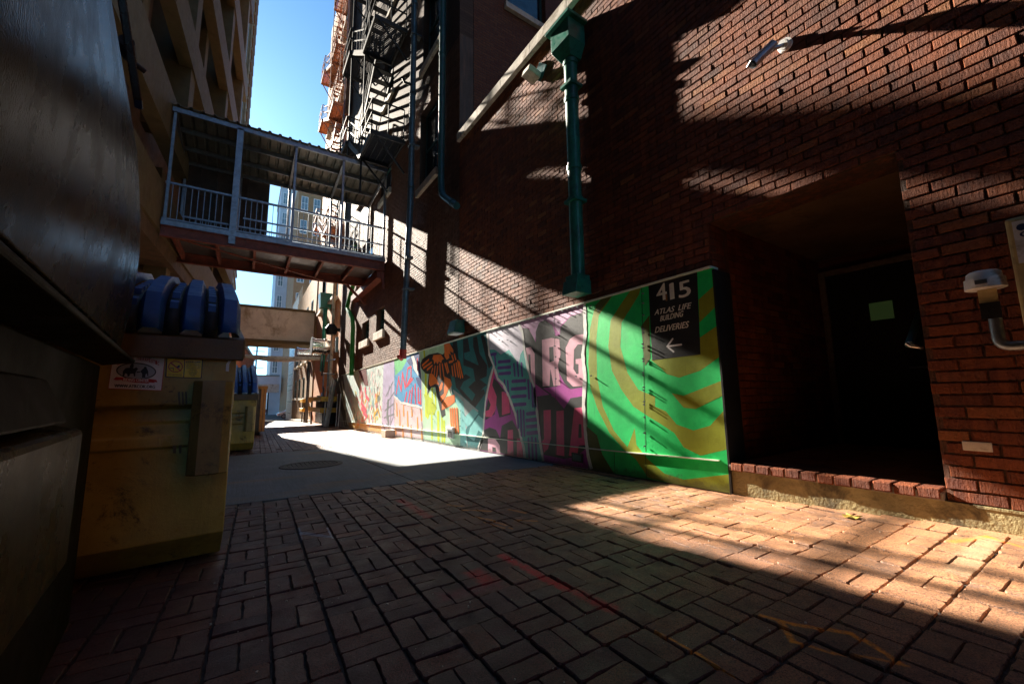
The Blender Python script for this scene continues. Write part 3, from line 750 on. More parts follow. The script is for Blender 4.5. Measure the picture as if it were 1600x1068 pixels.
g.poly(OL, [(512,235),(600,168),(604,256),(515,330)]); g.poly(OL, [(515,395),(608,338),(612,428),(520,470)])
g.poly(OL, [(400,625),(450,635),(622,570),(624,632),(500,690),(450,685)])
g.poly(OD, [(272,345),(306,300),(310,480),(288,510)]); g.poly(OD, [(42,760),(88,800),(110,880),(160,965),(56,944)])
g.poly(OD, [(105,222),(150,208),(125,250),(92,290),(80,260)])
for q in ([(274,184),(291,870)],[(291,880),(294,985)],[(160,868),(163,965)]): g.stroke('0b3a1c', q, .007, rnd=False)
g.done()
sg = Paint('delivery_sign', 900, 380, 2.67); sg.layer = 12
sg.poly('15181a', [(302,168),(505,112),(520,463),(318,487)])
def wtext(pp, txt, lb, rb, ht, c='d8d6c8', italic=0., bold=0., ox=900, oy=380, z=2.67, lay=.003):
    a = onx(ox+lb[0]/z, oy+lb[1]/z, MX); b = onx(ox+rb[0]/z, oy+rb[1]/z, MX); t = onx(ox+lb[0]/z, oy+(lb[1]-ht)/z, MX)
    add_text(pp.mb, txt, (MX, a.y, a.z), (MX, b.y, b.z), (0, 0, t.z-a.z), (-1, 0, 0), lay, pp.mi(c), italic, bold)
wtext(sg, '4', (339,243), (380,233), 68, bold=.0045); wtext(sg, '1', (396,235), (410,231), 66, bold=.007); wtext(sg, '5', (432,230), (480,218), 66, bold=.0045)
sg.poly('8a5a2a', [(432,168),(448,164),(448,195),(436,198)]); sg.poly('8a5a2a', [(368,215),(380,212),(382,240),(374,240)])
wtext(sg, 'ATLAS  LIFE', (328,300), (484,270), 22, italic=.35, bold=.0018); wtext(sg, 'BUILDING', (352,326), (450,304), 22, italic=.35, bold=.0018)
wtext(sg, 'DELIVERIES', (330,374), (474,350), 24, italic=.35, bold=.002)
sg.stroke('e8e6dc', [(380,430),(440,422)], .018); sg.stroke('e8e6dc', [(404,398),(380,430),(408,452)], .018)
sg.done()

# --- letters, right
g = Paint('letter_panel', 750, 470, 3.956)
LV, MG, BK, PK, PD = 'cfa4cb', 'a53294', '1d2126', 'f79fb2', 'ef4478'
g.poly(MG, [(240,135),(645,8),(652,200),(640,330),(652,470),(645,640),(660,850),(690,1040),(392,990),(365,780),(330,520),(280,370)])
g.poly(LV, [(240,135),(645,8),(640,70),(560,90),(500,150),(490,200),(455,150),(400,118),(350,180),(340,250),(300,165),(262,170)])
g.poly(BK, [(265,165),(300,170),(345,255),(345,190),(365,135),(400,118),(450,150),(465,215),(492,215),(500,160),(560,95),(642,68),(645,530),(560,545),(520,505),(482,430),(478,528),(390,538),(345,510),(290,420),(275,280)])
g.poly(BK, [(352,590),(430,578),(465,600),(520,665),(560,600),(648,585),(655,700),(665,900),(600,960),(520,975),(395,950),(380,860)])
g.poly(PK, [(283,290),(315,283),(338,325),(342,530),(312,500),(296,430)]); g.poly(BK, [(298,330),(312,330),(316,460),(304,440)])
g.poly(PK, [(383,240),(440,228),(490,236),(498,330),(482,395),(498,520),(455,525),(436,420),(430,525),(388,528)]); g.poly(BK, [(428,285),(455,282),(458,370),(430,378)])
g.poly(PK, [(530,290),(556,235),(590,212),(642,205),(638,268),(605,268),(582,300),(578,420),(598,452),(610,450),(610,390),(592,388),(592,360),(640,352),(648,525),(575,528),(538,490)])
g.poly(PD, [(393,675),(438,672),(440,850),(420,915),(395,935),(384,870),(396,850)]); g.poly(PD, [(473,680),(518,675),(522,958),(470,950)])
g.poly(PD, [(583,662),(642,655),(656,890),(612,892),(600,962),(550,955)]); g.poly(BK, [(612,760),(626,760),(630,845),(608,845)])
g.stroke('2a1c2c', [(345,510),(440,580)], .02)
for q in ([(459,72),(474,950)],[(392,880),(655,905)]): g.stroke('3a2030', q, .007, rnd=False)
g.done()
# --- blue-green section with purple dashes
g = Paint('dash_panel', 750, 470, 3.956); g.layer = 3
TE, PU_ = '4fa8a4', '5d3f8c'
g.poly(TE, [(42,190),(238,138),(262,185),(278,300),(300,430),(335,525),(352,640),(368,800),(392,990),(278,968),(262,870),(215,680),(178,570),(140,510),(108,480),(86,400),(60,330)])
g.poly('c7c3dc', [(44,190),(238,138),(262,185),(275,290),(250,330),(240,390),(200,330),(180,300),(130,330),(90,300),(60,300)])
for y_, a, b in ((330,62,100),(375,115,185),(412,112,188),(448,118,188),(495,200,280),(542,196,284),(590,198,284),(640,200,282),(695,290,345),(735,288,350),(775,290,352),(815,292,356)):
    g.stroke(PU_, [(a, y_+2), (b, y_-4)], .055, jit=.08)
for x_, a, b in ((210,390,460),(232,380,462),(256,385,462),(152,490,560),(172,495,590),(298,490,600),(322,500,650),(338,540,650),(232,680,780),(252,675,830),(270,680,830),(300,850,965),(322,845,975),(345,850,980),(92,335,395)):
    g.stroke(PU_, [(x_, a), (x_+6, b)], .05, jit=.08)
g.done()
# --- letters, left
g = Paint('letter_panel', 750, 470, 3.956); g.layer = 3
g.poly(MG, [(86,400),(108,480),(140,510),(178,570),(215,680),(262,870),(276,968),(-4,925),(18,830),(28,640),(55,500)])
g.poly(BK, [(80,470),(110,500),(185,600),(190,700),(120,720),(100,640),(90,700),(35,735),(30,700),(60,560)])
g.poly(PD, [(80,412),(92,440),(76,520),(104,590),(98,670),(72,715),(34,716),(32,680),(55,672),(66,640),(50,600),(42,560),(60,480)])
g.poly(PD, [(135,560),(165,560),(182,610),(186,690),(136,706)])
g.poly(BK, [(20,800),(60,780),(100,795),(125,850),(135,770),(200,735),(235,800),(262,870),(270,960),(5,920)])
g.poly(PK, [(50,850),(95,852),(122,890),(126,945),(104,942),(96,905),(76,900),(78,938),(50,934)]); g.poly(PD, [(172,798),(204,794),(208,958),(170,952)]); g.poly(PD, [(228,850),(256,850),(268,965),(230,960)])
g.done()
# --- teal and black geometry, with the bird
g = Paint('bird_panel', 640, 520, 5.933); g.layer = 3
TG, TK, PG, YG, OR = '0f6468', '12171b', 'a9cfae', 'b7c916', 'f0691c'
g.poly(TG, [(330,70),(705,-10),(745,150),(775,290),(735,420),(700,600),(690,800),(690,950),(620,1068),(430,1050),(380,400)])
for q in ([(400,85),(440,75),(470,420),(520,380),(560,405),(610,450),(590,330),(500,300),(495,60),(540,50),(560,170),(505,185),(510,240),(640,300),(590,130),(590,40),(625,32),(650,190),(720,300),(715,400),(650,430),(720,480),(690,500),(560,640),(500,590),(430,500),(400,300)],
          [(560,640),(640,540),(690,520),(700,560),(600,700),(520,760)], [(660,25),(690,20),(745,200),(765,300),(735,330),(700,200)]): g.poly(TK, q)
g.poly(TG, [(500,450),(590,400),(610,440),(545,500),(610,570),(580,630),(470,510)]); g.poly('8f9a9c', [(400,520),(470,570),(560,650),(640,720),(560,820),(520,900),(540,1050),(500,1045),(470,700),(420,600)])
g.poly('6fb3b3', [(590,700),(640,740),(560,850),(530,870),(500,790)]); g.poly('6fb3b3', [(640,760),(688,800),(685,940),(640,900),(600,1000),(540,960),(560,880)]); g.poly('6fb3b3', [(425,560),(500,640),(520,860),(530,1050),(470,1040),(440,800)])
g.poly(PG, [(88,160),(330,100),(340,180),(330,400),(380,560),(470,720),(470,1045),(430,1040),(130,985),(115,500)])
for a, b, c_, w_ in ((135,160,240,.10),(150,380,760,.12),(170,560,760,.12),(210,520,640,.10),(240,560,700,.08),(165,640,780,.10),(205,700,970,.10),(265,740,990,.12),(300,760,1000,.08),(320,820,1000,.09)):
    g.stroke(YG, [(a, b), (a+4, c_)], w_, jit=.15)
g.poly('a8b81c', [(130,560),(200,600),(250,690),(230,760),(160,750),(150,640)])
g.poly(TK, [(100,290),(120,240),(180,200),(260,182),(310,200),(330,170),(318,100),(360,92),(410,130),(440,220),(470,260),(505,400),(495,425),(400,405),(380,380),(390,440),(330,520),(320,640),(335,760),(300,785),(280,700),(250,560),(240,500),(200,505),(165,580),(170,460),(180,380),(150,375),(110,330)])
for q in ([(320,105),(372,95),(408,160),(405,185),(375,170),(385,205),(365,190),(370,230),(345,250),(325,215)], [(222,205),(290,198),(322,240),(300,250),(295,280),(272,262),(262,290),(245,265),(230,290),(225,255),(212,240)],
          [(185,380),(205,370),(250,420),(275,480),(240,470),(195,495),(180,470)], [(300,450),(310,470),(300,520),(278,545),(275,505)], [(320,500),(340,470),(375,440),(390,480),(360,525),(330,600),(290,640),(285,590),(320,560)],
          [(320,400),(380,430),(395,480),(370,520),(325,500)], [(300,650),(345,590),(420,570),(420,640),(370,680),(330,700),(300,715)]): g.poly(OR, q)
for a, b in (((120,300),(180,245)),((130,325),(205,272)),((165,340),(212,300)),((215,330),(205,365)),((238,310),(228,400)),((262,310),(252,405)),((282,290),(290,420)),((305,290),(320,400)),((330,285),(355,370)),((345,280),(365,360)),((370,270),(400,262)),((395,210),(410,255)),((418,200),(430,245)),((395,310),(405,395)),((415,290),(430,400)),((435,280),(455,405)),((450,260),(475,415)),((462,270),(495,410))):
    g.stroke(OR, [a, b], .055, .045)
for x_ in (378, 398, 418, 440): g.stroke(OR, [(x_, 700), (x_+14, 920)], .06)
for x_ in (388, 408, 430): g.stroke('c9956a', [(x_, 700), (x_+14, 915)], .02)
g.done()
# --- blue scribble over orange drips
g = Paint('scribble_panel', 530, 540, 7.12); g.layer = 3
g.poly('cdb6bb', [(612,560),(900,690),(935,1036),(618,996)])
g.poly('3c8fc2', [(612,150),(890,70),(915,200),(925,690),(840,670),(700,640),(612,560)])
g.poly('5fc07c', [(612,150),(740,110),(750,170),(700,260),(625,330)]); g.poly('1f3f78', [(800,110),(885,80),(915,200),(925,520),(870,420),(850,350),(890,350),(800,200)]); g.poly('cfdbe8', [(800,110),(830,110),(880,260),(880,340),(830,260)])
g.poly('1f3f78', [(750,170),(800,120),(825,200),(790,225)])
for P_ in ([(635,530),(665,345)],[(660,360),(690,500)],[(690,500),(705,300)],[(705,300),(735,460)],[(735,470),(765,250),(800,235),(800,350),(750,450)],[(760,440),(815,370)],[(725,650),(750,520)],[(765,650),(790,500)],[(800,650),(815,470)],[(845,430),(850,640)],[(880,470),(880,630),(910,640)],[(905,500),(908,640)],[(870,150),(875,260)]):
    g.stroke('d8304e', P_, .075)
for x_, a, b in ((640,640,770),(672,720,870),(715,660,770),(760,730,885),(808,690,770),(870,800,930),(915,710,820),(628,900,975),(708,890,1005),(800,900,1015),(918,930,1030)):
    g.stroke('f08a1e', [(x_, a), (x_+4, b)], .06, .10)
g.stroke('e6ded6', [(612,560),(650,590),(690,635),(740,640),(800,660),(850,665),(925,690)], .06, jit=.3); g.done()
# --- lavender section
g = Paint('lavender_panel', 530, 540, 7.12); g.layer = 3
g.poly('a9a3c6', [(495,180),(612,150),(618,996),(470,966)])
for P_ in ([(520,560),(600,400)],[(530,640),(610,520)],[(510,720),(612,640)],[(500,800),(612,760)],[(540,620),(520,860),(560,900),(600,800),(612,600)],[(480,860),(520,950),(550,940),(550,890)],[(560,450),(540,560)],[(580,430),(570,900)]):
    g.stroke('6d7486', P_, .06)
g.stroke('5c6a70', [(545,620),(535,760),(550,860)], .18); g.done()
# --- abstract section, many small strokes
g = Paint('abstract_panel', 530, 540, 7.12); g.layer = 3
g.poly('b9cdca', [(45,325),(495,180),(470,966),(110,905),(105,860)]); g.poly('b99a5a', [(110,905),(105,850),(470,885),(468,966)])
rr = random.Random(5)
cl = ['d9566b','e8a53a','5fb3bd','d7dfe0','7d9b6a','3f4a48','e07f92','8cc4c8','c2cf4a','dfe8e4','6f8f9c']
for i in range(230):
    x_ = rr.uniform(75, 470); y_ = rr.uniform(330-.33*(x_-45)+20, 860); c_ = rr.choice(cl)
    if abs(x_-275) < 45 and y_ > 380: c_ = rr.choice(['e0485f','e8a53a','d9566b','ef7c6a'])
    if y_ < 420 or x_ < 150: c_ = rr.choice(['d7dfe0','b7d2d2','dfe8e4','9fc0bd','d9b6ba'])
    l = rr.uniform(20, 75); g.stroke(c_, [(x_, y_), (x_+rr.uniform(-12, 14), y_+l)], rr.uniform(.03, .09))
g.layer = 60
g.poly('5c1a1e', [(215,270),(300,250),(325,440),(285,440)])
for P_ in ([(255,520),(250,640),(280,690)],[(290,470),(300,560),(330,600)],[(250,700),(300,720)],[(270,740),(310,780)]): g.stroke('e0485f', P_, .14)
g.stroke('e8a53a', [(415,540),(420,620)], .1); g.stroke('e8a53a', [(395,760),(430,700),(450,780)], .08); g.done()
g = Paint('dark_panel', 530, 540, 7.12); g.layer = 3
g.poly('4a3f26', [(-60,380),(45,325),(110,905),(60,895)]); 
for P_ in ([(0,420),(60,700)],[(30,400),(90,860)],[(60,600),(100,880)]): g.stroke('c7cbb0', P_, .12)
g.done()
# torn white edges
WH = 'e2dcd2'
for o_, P_, w0_, w1_, j_ in (((750,470,3.956), [(45,188),(58,330),(86,402),(60,500),(35,620),(25,740),(20,830),(-6,925)], .055, None, .25), ((750,470,3.956), [(86,402),(110,480),(145,515),(180,590),(220,700),(250,830),(270,900),(278,968)], .055, None, .25),
     ((750,470,3.956), [(238,138),(262,190),(275,300),(300,430),(335,530),(355,700),(370,850),(392,988)], .055, None, .25), ((750,470,3.956), [(645,10),(652,200),(636,330),(650,470),(640,640),(655,850),(670,960),(690,1038)], .055, None, .25),
     ((640,520,5.933), [(88,165),(112,400),(118,700),(130,985)], .03, None, .2), ((640,520,5.933), [(640,1068),(690,940)], .09, .05, .2), ((530,540,7.12), [(612,152),(616,990)], .02, None, 0)):
    g = Paint('torn_edge', *o_); g.layer = 24; g.stroke(WH, P_, w0_, w1_, jit=j_, rnd=False); g.done()
# ledge strip and top capping
mb = MB()
pts = [(MX-.010, 2.08, .155), (MX-.010, 3.3, .112), (MX-.010, 5.9, .045), (MX-.010, 12, -.08), (MX-.010, 17, -.185), (MX-.010, 19.3, -.23)]
for a, b in zip(pts, pts[1:]): mb.bar(a, b, .030, .010)
mb.build('ledge_strip', paint('pale_edge', 'cfd6c4'), mural)  # pale colour paints in the sunlit top of the ledge
mb = MB()
for a, b in zip(ys, ys[1:]): mb.bar((XW+.035, a, ztop(a)+.012), (XW+.035, b, ztop(b)+.012), .13, .02)
mb.build('top_capping', paint('pale_edge', 'cfd6c4'), mural)
# seam bolts standing out of the boards
bolt = MB(); bolt.tube([(0,0,0), (-.026,0,0)], .006, 6); bolt.tube([(-.001,0,0), (-.005,0,0)], .012, 6)
b0 = bolt.build('bolt', M['galv']); first = True
spots = []
def px_spots(l, ox, oy, z): return [onx(ox+x/z, oy+y/z, MX) for x, y in l]
spots += px_spots([(283,358),(284,372),(282,420),(284,436),(284,482),(285,492),(284,540),(285,550),(286,600),(286,612),(288,660),(288,672),(289,725),(290,790),(291,845),(285,300),(284,250),(283,210),(40,262),(65,262),(66,552)], 900, 380, 2.67)
spots += px_spots([(60,190),(90,185),(125,175),(155,165),(185,152),(250,140),(280,125),(310,120),(345,110),(380,98),(425,88),(465,75),(515,62),(545,50),(575,40),(608,38),(462,120),(466,200),(468,280),(472,345),(474,415),(474,480),(600,465),(125,240),(128,330),(176,240),(176,330)], 750, 470, 3.956)
spots += px_spots([(475,570),(478,640),(478,718),(480,790),(476,860),(220,570),(218,650),(220,740),(222,800)], 640, 520, 5.933)
spots += px_spots([(490,y) for y in range(250, 900, 90)]+[(620,y) for y in range(250, 900, 90)]+[(812,y) for y in range(250, 900, 90)], 530, 540, 7.12)
for p in spots[:96]:
    o = b0 if first else b0.copy()
    if not first: col.objects.link(o)
    first = False; o.location = (MX-.008, p.y, p.z); put(o, mural)

# ================================================================== THINGS FIXED TO THE RIGHT HAND WALLS
def pipe_thing(name, path, r, mt, label, cat='pipe', seg=16, rings=(), group=None, clamps=(), ringr=1.16):
    t = thing(name, path[-1], label, cat, group)
    mb = MB(); mb.tube(path, r, seg); mb.build('tube', mt, t, smooth=True)
    if rings:
        for (c, d) in rings:
            mb = MB(); c = Vector(c); d = Vector(d).normalized(); mb.tube([c-d*.03, c+d*.03], r*ringr, seg); mb.build('collar', mt, t, smooth=True)
    for c in clamps:
        mb = MB(); c = Vector(c); mb.box(c.x-r*1.25, XW, c.y-r*1.2, c.y+r*1.2, c.z-.02, c.z+.02); mb.build('clamp', mt, t)
    return t
def bend(a, b, c, k=.35, n=6):
    "path a-b-c with the corner at b rounded"
    a, b, c = Vector(a), Vector(b), Vector(c); p = b+(a-b).normalized()*k; q = b+(c-b).normalized()*k
    return [((1-t)**2)*p+2*t*(1-t)*b+t*t*q for t in [i/n for i in range(n+1)]]
# big green downpipe
gp = pipe_thing('green_downpipe', [(3.49, 3.72, 5.42), (3.49, 3.72, 2.2)], .088, M['greenpipe'], 'fat green downpipe with a square hopper head, ending in a box just above the mural', 'downpipe',
     rings=[((3.49, 3.72, 5.3), (0,0,1)), ((3.49, 3.72, 4.75), (0,0,1)), ((3.49, 3.72, 3.3), (0,0,1)), ((3.49, 3.72, 3.75), (0,0,1))], clamps=[(3.49, 3.72, 4.95), (3.49, 3.72, 3.28)])
mb = MB()
def frustum(mb, a, b):
    (x0, x1, y0, y1, z0), (X0, X1, Y0, Y1, z1) = a, b
    mb.add([(x0,y0,z0),(x1,y0,z0),(x1,y1,z0),(x0,y1,z0),(X0,Y0,z1),(X1,Y0,z1),(X1,Y1,z1),(X0,Y1,z1)], [(0,1,2,3),(4,5,6,7),(0,1,5,4),(1,2,6,5),(2,3,7,6),(3,0,4,7)])
frustum(mb, (3.30, 3.598, 3.53, 3.90, 5.50), (3.30, 3.598, 3.53, 3.90, 5.79)); frustum(mb, (3.40, 3.598, 3.62, 3.82, 5.34), (3.302, 3.596, 3.532, 3.898, 5.498))
hp = mb.build('hopper', M['greenpipe'], gp, bevel=.006)
mb = MB(); mb.box(3.245, 3.599, 3.47, 3.96, 5.792, 5.835); mb.build('lid', M['greenpipe'], hp, bevel=.005)
mb = MB(); frustum(mb, (3.33, 3.598, 3.60, 3.86, 2.02), (3.36, 3.598, 3.60, 3.86, 2.20)); mb.box(3.38, 3.596, 3.615, 3.84, 2.202, 2.27); mb.build('outlet_box', M['greenpipe'], gp, bevel=.006)
# blue-grey standpipe with red end
gy = pipe_thing('grey_standpipe', [(3.41, 10.02, 20), (3.41, 10.05, 6), (3.41, 10.38, 1.98)], .08, M['greypipe'], 'tall blue grey standpipe beside the walkway with a red cap at its foot', 'pipe',
     rings=[((3.41, 10.02, z), (0,0,1)) for z in (15, 12, 9.2, 6.4, 4.4)], clamps=[(3.41, 10.03, 11), (3.41, 10.03, 7.6), (3.41, 10.2, 3.6)])
M['redpaint'] = plain('faded_red_paint', (.42,.04,.025), .5, .3, 9)
mb = MB(); mb.tube([(3.41, 10.38, 2.0), (3.41, 10.39, 1.76)], .095, 14); mb.tube([(3.41, 10.39, 1.82), (3.27, 10.36, 1.80)], .05, 10); mb.tube([(3.41, 10.39, 1.82), (3.42, 10.55, 1.76)], .05, 10)
mb.build('red_cap', M['redpaint'], gy, smooth=True)
mb = MB(); mb.tube([(3.41, 10.02, 9.4), (3.15, 10.0, 9.4), (3.12, 10.0, 9.5)], [.035, .035, .05], 10); mb.build('valve', M['black'], gy, smooth=True)
# teal downpipe with a kicked foot
pipe_thing('teal_downpipe', [(3.5, 8.2, 22), (3.5, 8.2, 5.7)]+bend((3.5, 8.2, 5.7), (3.5, 8.15, 5.35), (3.5, 7.35, 4.75), .18)+[(3.5, 7.35, 4.75)], .075, M['teal'], 'dark teal downpipe at the building corner that kicks sideways at its foot', 'downpipe', rings=[((3.5, 8.2, 9), (0,0,1)), ((3.5, 8.2, 12.5), (0,0,1)), ((3.5, 7.55, 4.9), (0, .8, .6))])
pipe_thing('bright_green_downpipe', [(3.5, 17.4, 7.2), (3.5, 17.3, 5.9)]+bend((3.5, 17.3, 5.9), (3.5, 17.3, 5.4), (3.5, 18.4, 4.9), .2)+bend((3.5, 17.3, 5.4), (3.5, 18.4, 4.7), (3.5, 17.6, 4.2), .25)+[(3.5, 17.2, 4.0), (3.5, 17.0, 3.6), (3.5, 16.95, 1.65)], .085, M['kelly'], 'bright green downpipe with a loop, beyond the standpipe and above the far mural', 'downpipe')
# pale stone ledge, wall lights, camera
t = thing('wall_light', (3.5, 7.4, 2.15), 'green box wall light with a pale lens hanging over the mural', 'wall light')
mb = MB(); frustum(mb, (3.36, 3.598, 7.15, 7.50, 2.02), (3.42, 3.598, 7.17, 7.48, 2.28)); mb.build('housing', M['greenpipe'], t, bevel=.01)
mb = MB(); mb.box(3.38, 3.58, 7.17, 7.48, 1.995, 2.018); mb.build('lens', M['white'], t)
t = thing('floodlight', (3.5, 4.5, 5.8), 'small weathered floodlight on a diamond plate left of the green hopper', 'floodlight')
mb = MB(); mb.obox((3.585, 4.52, 5.82), (.02, 0, 0), (0, .17, .17), (0, -.17, .17)); mb.build('back_plate', M['teal'], t)
mb = MB(); mb.obox((3.46, 4.58, 5.76), (.22, 0, -.06), (0, .20, 0), (.03, 0, .11)); mb.build('lamp_head', M['stone'], t, bevel=.012)
t = thing('security_camera', (3.58, 1.26, 3.6), 'silver bullet security camera above the delivery recess', 'security camera')
a = onx(1208, 70, 3.50); b = onx(1176, 101, 3.36)
mb = MB(); mb.tube([(3.598, 1.235, 3.62), (3.575, 1.235, 3.62)], .055, 20); mb.tube([(3.58, 1.235, 3.62), (3.55, 1.24, 3.61)], .04, 16); mb.build('base', M['white'], t, smooth=True)
mb = MB(); mb.tube([(3.56, 1.237, 3.61), (3.52, 1.26, 3.59), a.lerp(b, .25)], .016, 10); mb.build('arm', M['galv'], t, smooth=True)
d = (b-a).normalized()
mb = MB(); mb.tube([a, b], .036, 18); mb.tube([a-d*.01, a], .03, 18); mb.build('body', M['galv'], t, smooth=True)
mb = MB(); up = Vector((0,0,1)); mb.obox(a.lerp(b, .55)+up*.04+d*.02, d*((b-a).length+.03), d.cross(up).normalized()*.07, up*.008); mb.build('sunshield', M['white'], t)
mb = MB(); mb.tube([b, b+d*.012], .028, 16); mb.build('lens', M['black'], t)
# cabinet, round aerial and conduit at the right edge
cab = thing('meter_cabinet', (3.45, 0, .65), 'cream painted cabinet with a white notice at the right end of the wall', 'cabinet')
M['creampaint'] = plain('cream_paint', (.52,.42,.20), .5, .2, 5, dirt=(.18,.14,.08))
mb = MB(); mb.box(3.34, 3.598, -.45, .258, .64, 1.65); mb.build('box', M['creampaint'], cab, bevel=.012)
mb = MB(); mb.box(3.333, 3.3385, -.10, .235, 1.50, 1.625)
mb.box(3.333, 3.3385, -.10, .235, 1.40, 1.499)
nt_ = mb.build('notice', M['white'], cab)
mb = MB(); M['navy'] = plain('navy_print', (.01,.03,.12), .5)
for i, (tx, y0, z) in enumerate((('CAUTION', .215, 1.535), ('THIS', .19, 1.492), ('STOP', .205, 1.45))):
    add_text(mb, tx, (3.3325, y0, z), (3.3325, y0-.036*len(tx), z), (0, 0, .028), (-1, 0, 0), .0005, bold=.0012)
mb.tube([(3.3328, .205, 1.588), (3.332, .205, 1.588)], .018, 18); mb.build('lettering', M['navy'], nt_)
aer = thing('dome_aerial', (3.42, .365, .95), 'round white dome aerial on a steel conduit beside the cream cabinet', 'aerial')
c0 = Vector((3.40, .368, 0))
mb = MB(); mb.tube([c0+Vector((0,0,z)) for z in (1.302, 1.305, 1.36, 1.362, 1.392, 1.402)], [.074, .080, .078, .070, .066, .055], 32); mb.build('dome', M['white'], aer, smooth=True)
mb = MB(); mb.box(3.395, 3.42, .318, .318+.004, 1.318, 1.345); mb.box(3.316, 3.322, .350, .395, 1.322, 1.345); mb.build('rating_label', M['galv'], aer)
mb = MB(); mb.box(3.395, 3.405, .33, .40, 1.21, 1.30); mb.build('plate', M['creampaint'], aer)
mb = MB(); mb.box(3.385, 3.394, .325, .40, 1.135, 1.225); mb.build('bracket', M['black'], aer)
mb = MB(); mb.tube([(3.41, .355, 1.135), (3.41, .355, 1.06)]+bend((3.41, .355, 1.08), (3.41, .355, .98), (3.41, .25, .98), .05)+[(3.41, .22, .98)], .026, 16); mb.build('conduit', M['galv'], aer, smooth=True)
t = thing('door_lamp', (3.66, .70, 1.1), 'dark cylinder lamp on a chrome elbow inside the right side of the recess', 'lamp')
a = ony(1441, 543, .70); b = ony(1424, 540, .74); c = ony(1437, 488, .80)
mb = MB(); mb.tube([a, b, b+Vector((0, .02, .02))], .014, 12); mb.build('elbow', M['duct'], t, smooth=True)
mb = MB(); mb.tube([b+Vector((0, .01, .01)), c], .022, 16); mb.build('shade', M['teal'], t, smooth=True)

# ================================================================== FIRE ESCAPES
def fire_escape(name, x0, x1, y0, y1, levels, rise, mt, label, stair_w=.6, halves=True, bars=14):
    t = thing(name, (x1, y0, levels[0]), label, 'fire escape')
    def railing(a, b, h=1.0, nb=None):
        a, b = Vector(a), Vector(b); L = (b-a).length; mb = MB()
        for k in (h, h*.55): mb.bar(a+Vector((0,0,k)), b+Vector((0,0,k)), .035, .035)
        n = nb or max(2, int(L/.6))
        for i in range(n+1): p = a.lerp(b, i/n); mb.bar(p, p+Vector((0,0,h)), .03, .03)
        mb.build('railing', mt, t)
    def platform(ya, yb, z):
        mb = MB(); 
        for x in (x0, x1-.05): mb.bar((x, ya, z), (x, yb, z), .06, .14)
        for y in (ya, yb): mb.bar((x0, y, z), (x1, y, z), .06, .14)
        y = ya+.05
        while y < yb: mb.bar((x0, y, z+.06), (x1, y, z+.06), .012, .035); y += .06
        x = x0+.1
        while x < x1: mb.bar((x, ya, z+.035), (x, yb, z+.035), .02, .02); x += .2
        mb.build('platform', mt, t)
        for y in (ya, yb): MB().bar((x0+.1, y, z-.05), (x1, y, z-1.0), .05, .05).build('brace', mt, t)
        railing((x0, ya, z+.06), (x0, yb, z+.06)); railing((x0, ya, z+.06), (x1-.04, ya, z+.06), nb=2)
    def stair(pa, pb, xo):
        pa, pb = Vector(pa), Vector(pb); s = stair_w; mb = MB()
        for dx in (0, s): mb.bar(pa+Vector((xo+dx,0,0)), pb+Vector((xo+dx,0,0)), .04, .16)
        n = int(abs(pb.z-pa.z)/.2)
        for i in range(1, n): p = pa.lerp(pb, i/n); mb.obox(p+Vector((xo+s/2,0,0)), (s, 0, 0), (0, .2, 0), (0, 0, .03))
        mb.build('stair_flight', mt, t)
        mb = MB()
        for dx in (0, s):
            for h in (.5, .9): mb.bar(pa+Vector((xo+dx,0,h)), pb+Vector((xo+dx,0,h)), .03, .03)
            for i in range(6): p = pa.lerp(pb, i/5)+Vector((xo+dx,0,0)); mb.bar(p, p+Vector((0,0,.9)), .025, .025)
        mb.build('stair_rail', mt, t)
    yl = y0+1.5
    for k, z in enumerate(levels):
        platform(y0, yl, z)
        if k < len(levels)-1:
            zm = (z+levels[k+1])/2; platform(y1-1.3, y1, zm)
            stair((x0, yl, z), (x0, y1-1.3, zm), .06); stair((x0, y1-1.3, zm), (x0, yl, levels[k+1]), .06 if not halves else .42)
    return t
fe = fire_escape('black_fire_escape', 2.6, 3.59, 11.2, 16.4, [8.42, 12.2, 16.0, 19.8], 3.76, M['black'], 'black iron fire escape zigzagging up the rough brick wall above the walkway roof')
for yy in (12.7, 15.0): MB().bar((2.66, yy, 7.2), (2.66, yy, 20), .05, .05).build('hanger', M['black'], fe)
M['rustorange'] = plain('orange_rusted_iron', (.36,.15,.06), .6, .3, 6)
fire_escape('rusty_fire_escape', 3.0, 3.69, 21.6, 27.4, [9.5, 13.0, 16.5, 20.0, 23.5], 3.5, M['rustorange'], 'rust orange fire escape on the sunlit orange building further down the alley')
ld = thing('roof_ladder', (2.9, 21.2, 17), 'thin rusty ladder rising above the orange fire escape against the sky', 'ladder')
mb = MB()
for x in (2.72, 3.15): mb.bar((x, 21.0, 16.5), (x, 20.6, 27), .035, .035)
mb.build('rail', M['rustorange'], ld); mb = MB()
for i in range(34): mb.bar((2.72, 21.0-.012*i, 16.7+i*.3), (3.15, 21.0-.012*i, 16.7+i*.3), .022, .022)
mb.build('rungs', M['rustorange'], ld)
M['lilac'] = plain('pale_lilac_pipe', (.34,.32,.42), .45, .15, 6)
pipe_thing('lilac_downpipe', [(3.45, 20.7, 23.0), (3.45, 20.7, 7)], .09, M['lilac'], 'pale lilac downpipe with a bent top between the two fire escapes', 'downpipe', rings=[((3.45, 20.7, z), (0,0,1)) for z in (10, 14, 18, 21)])
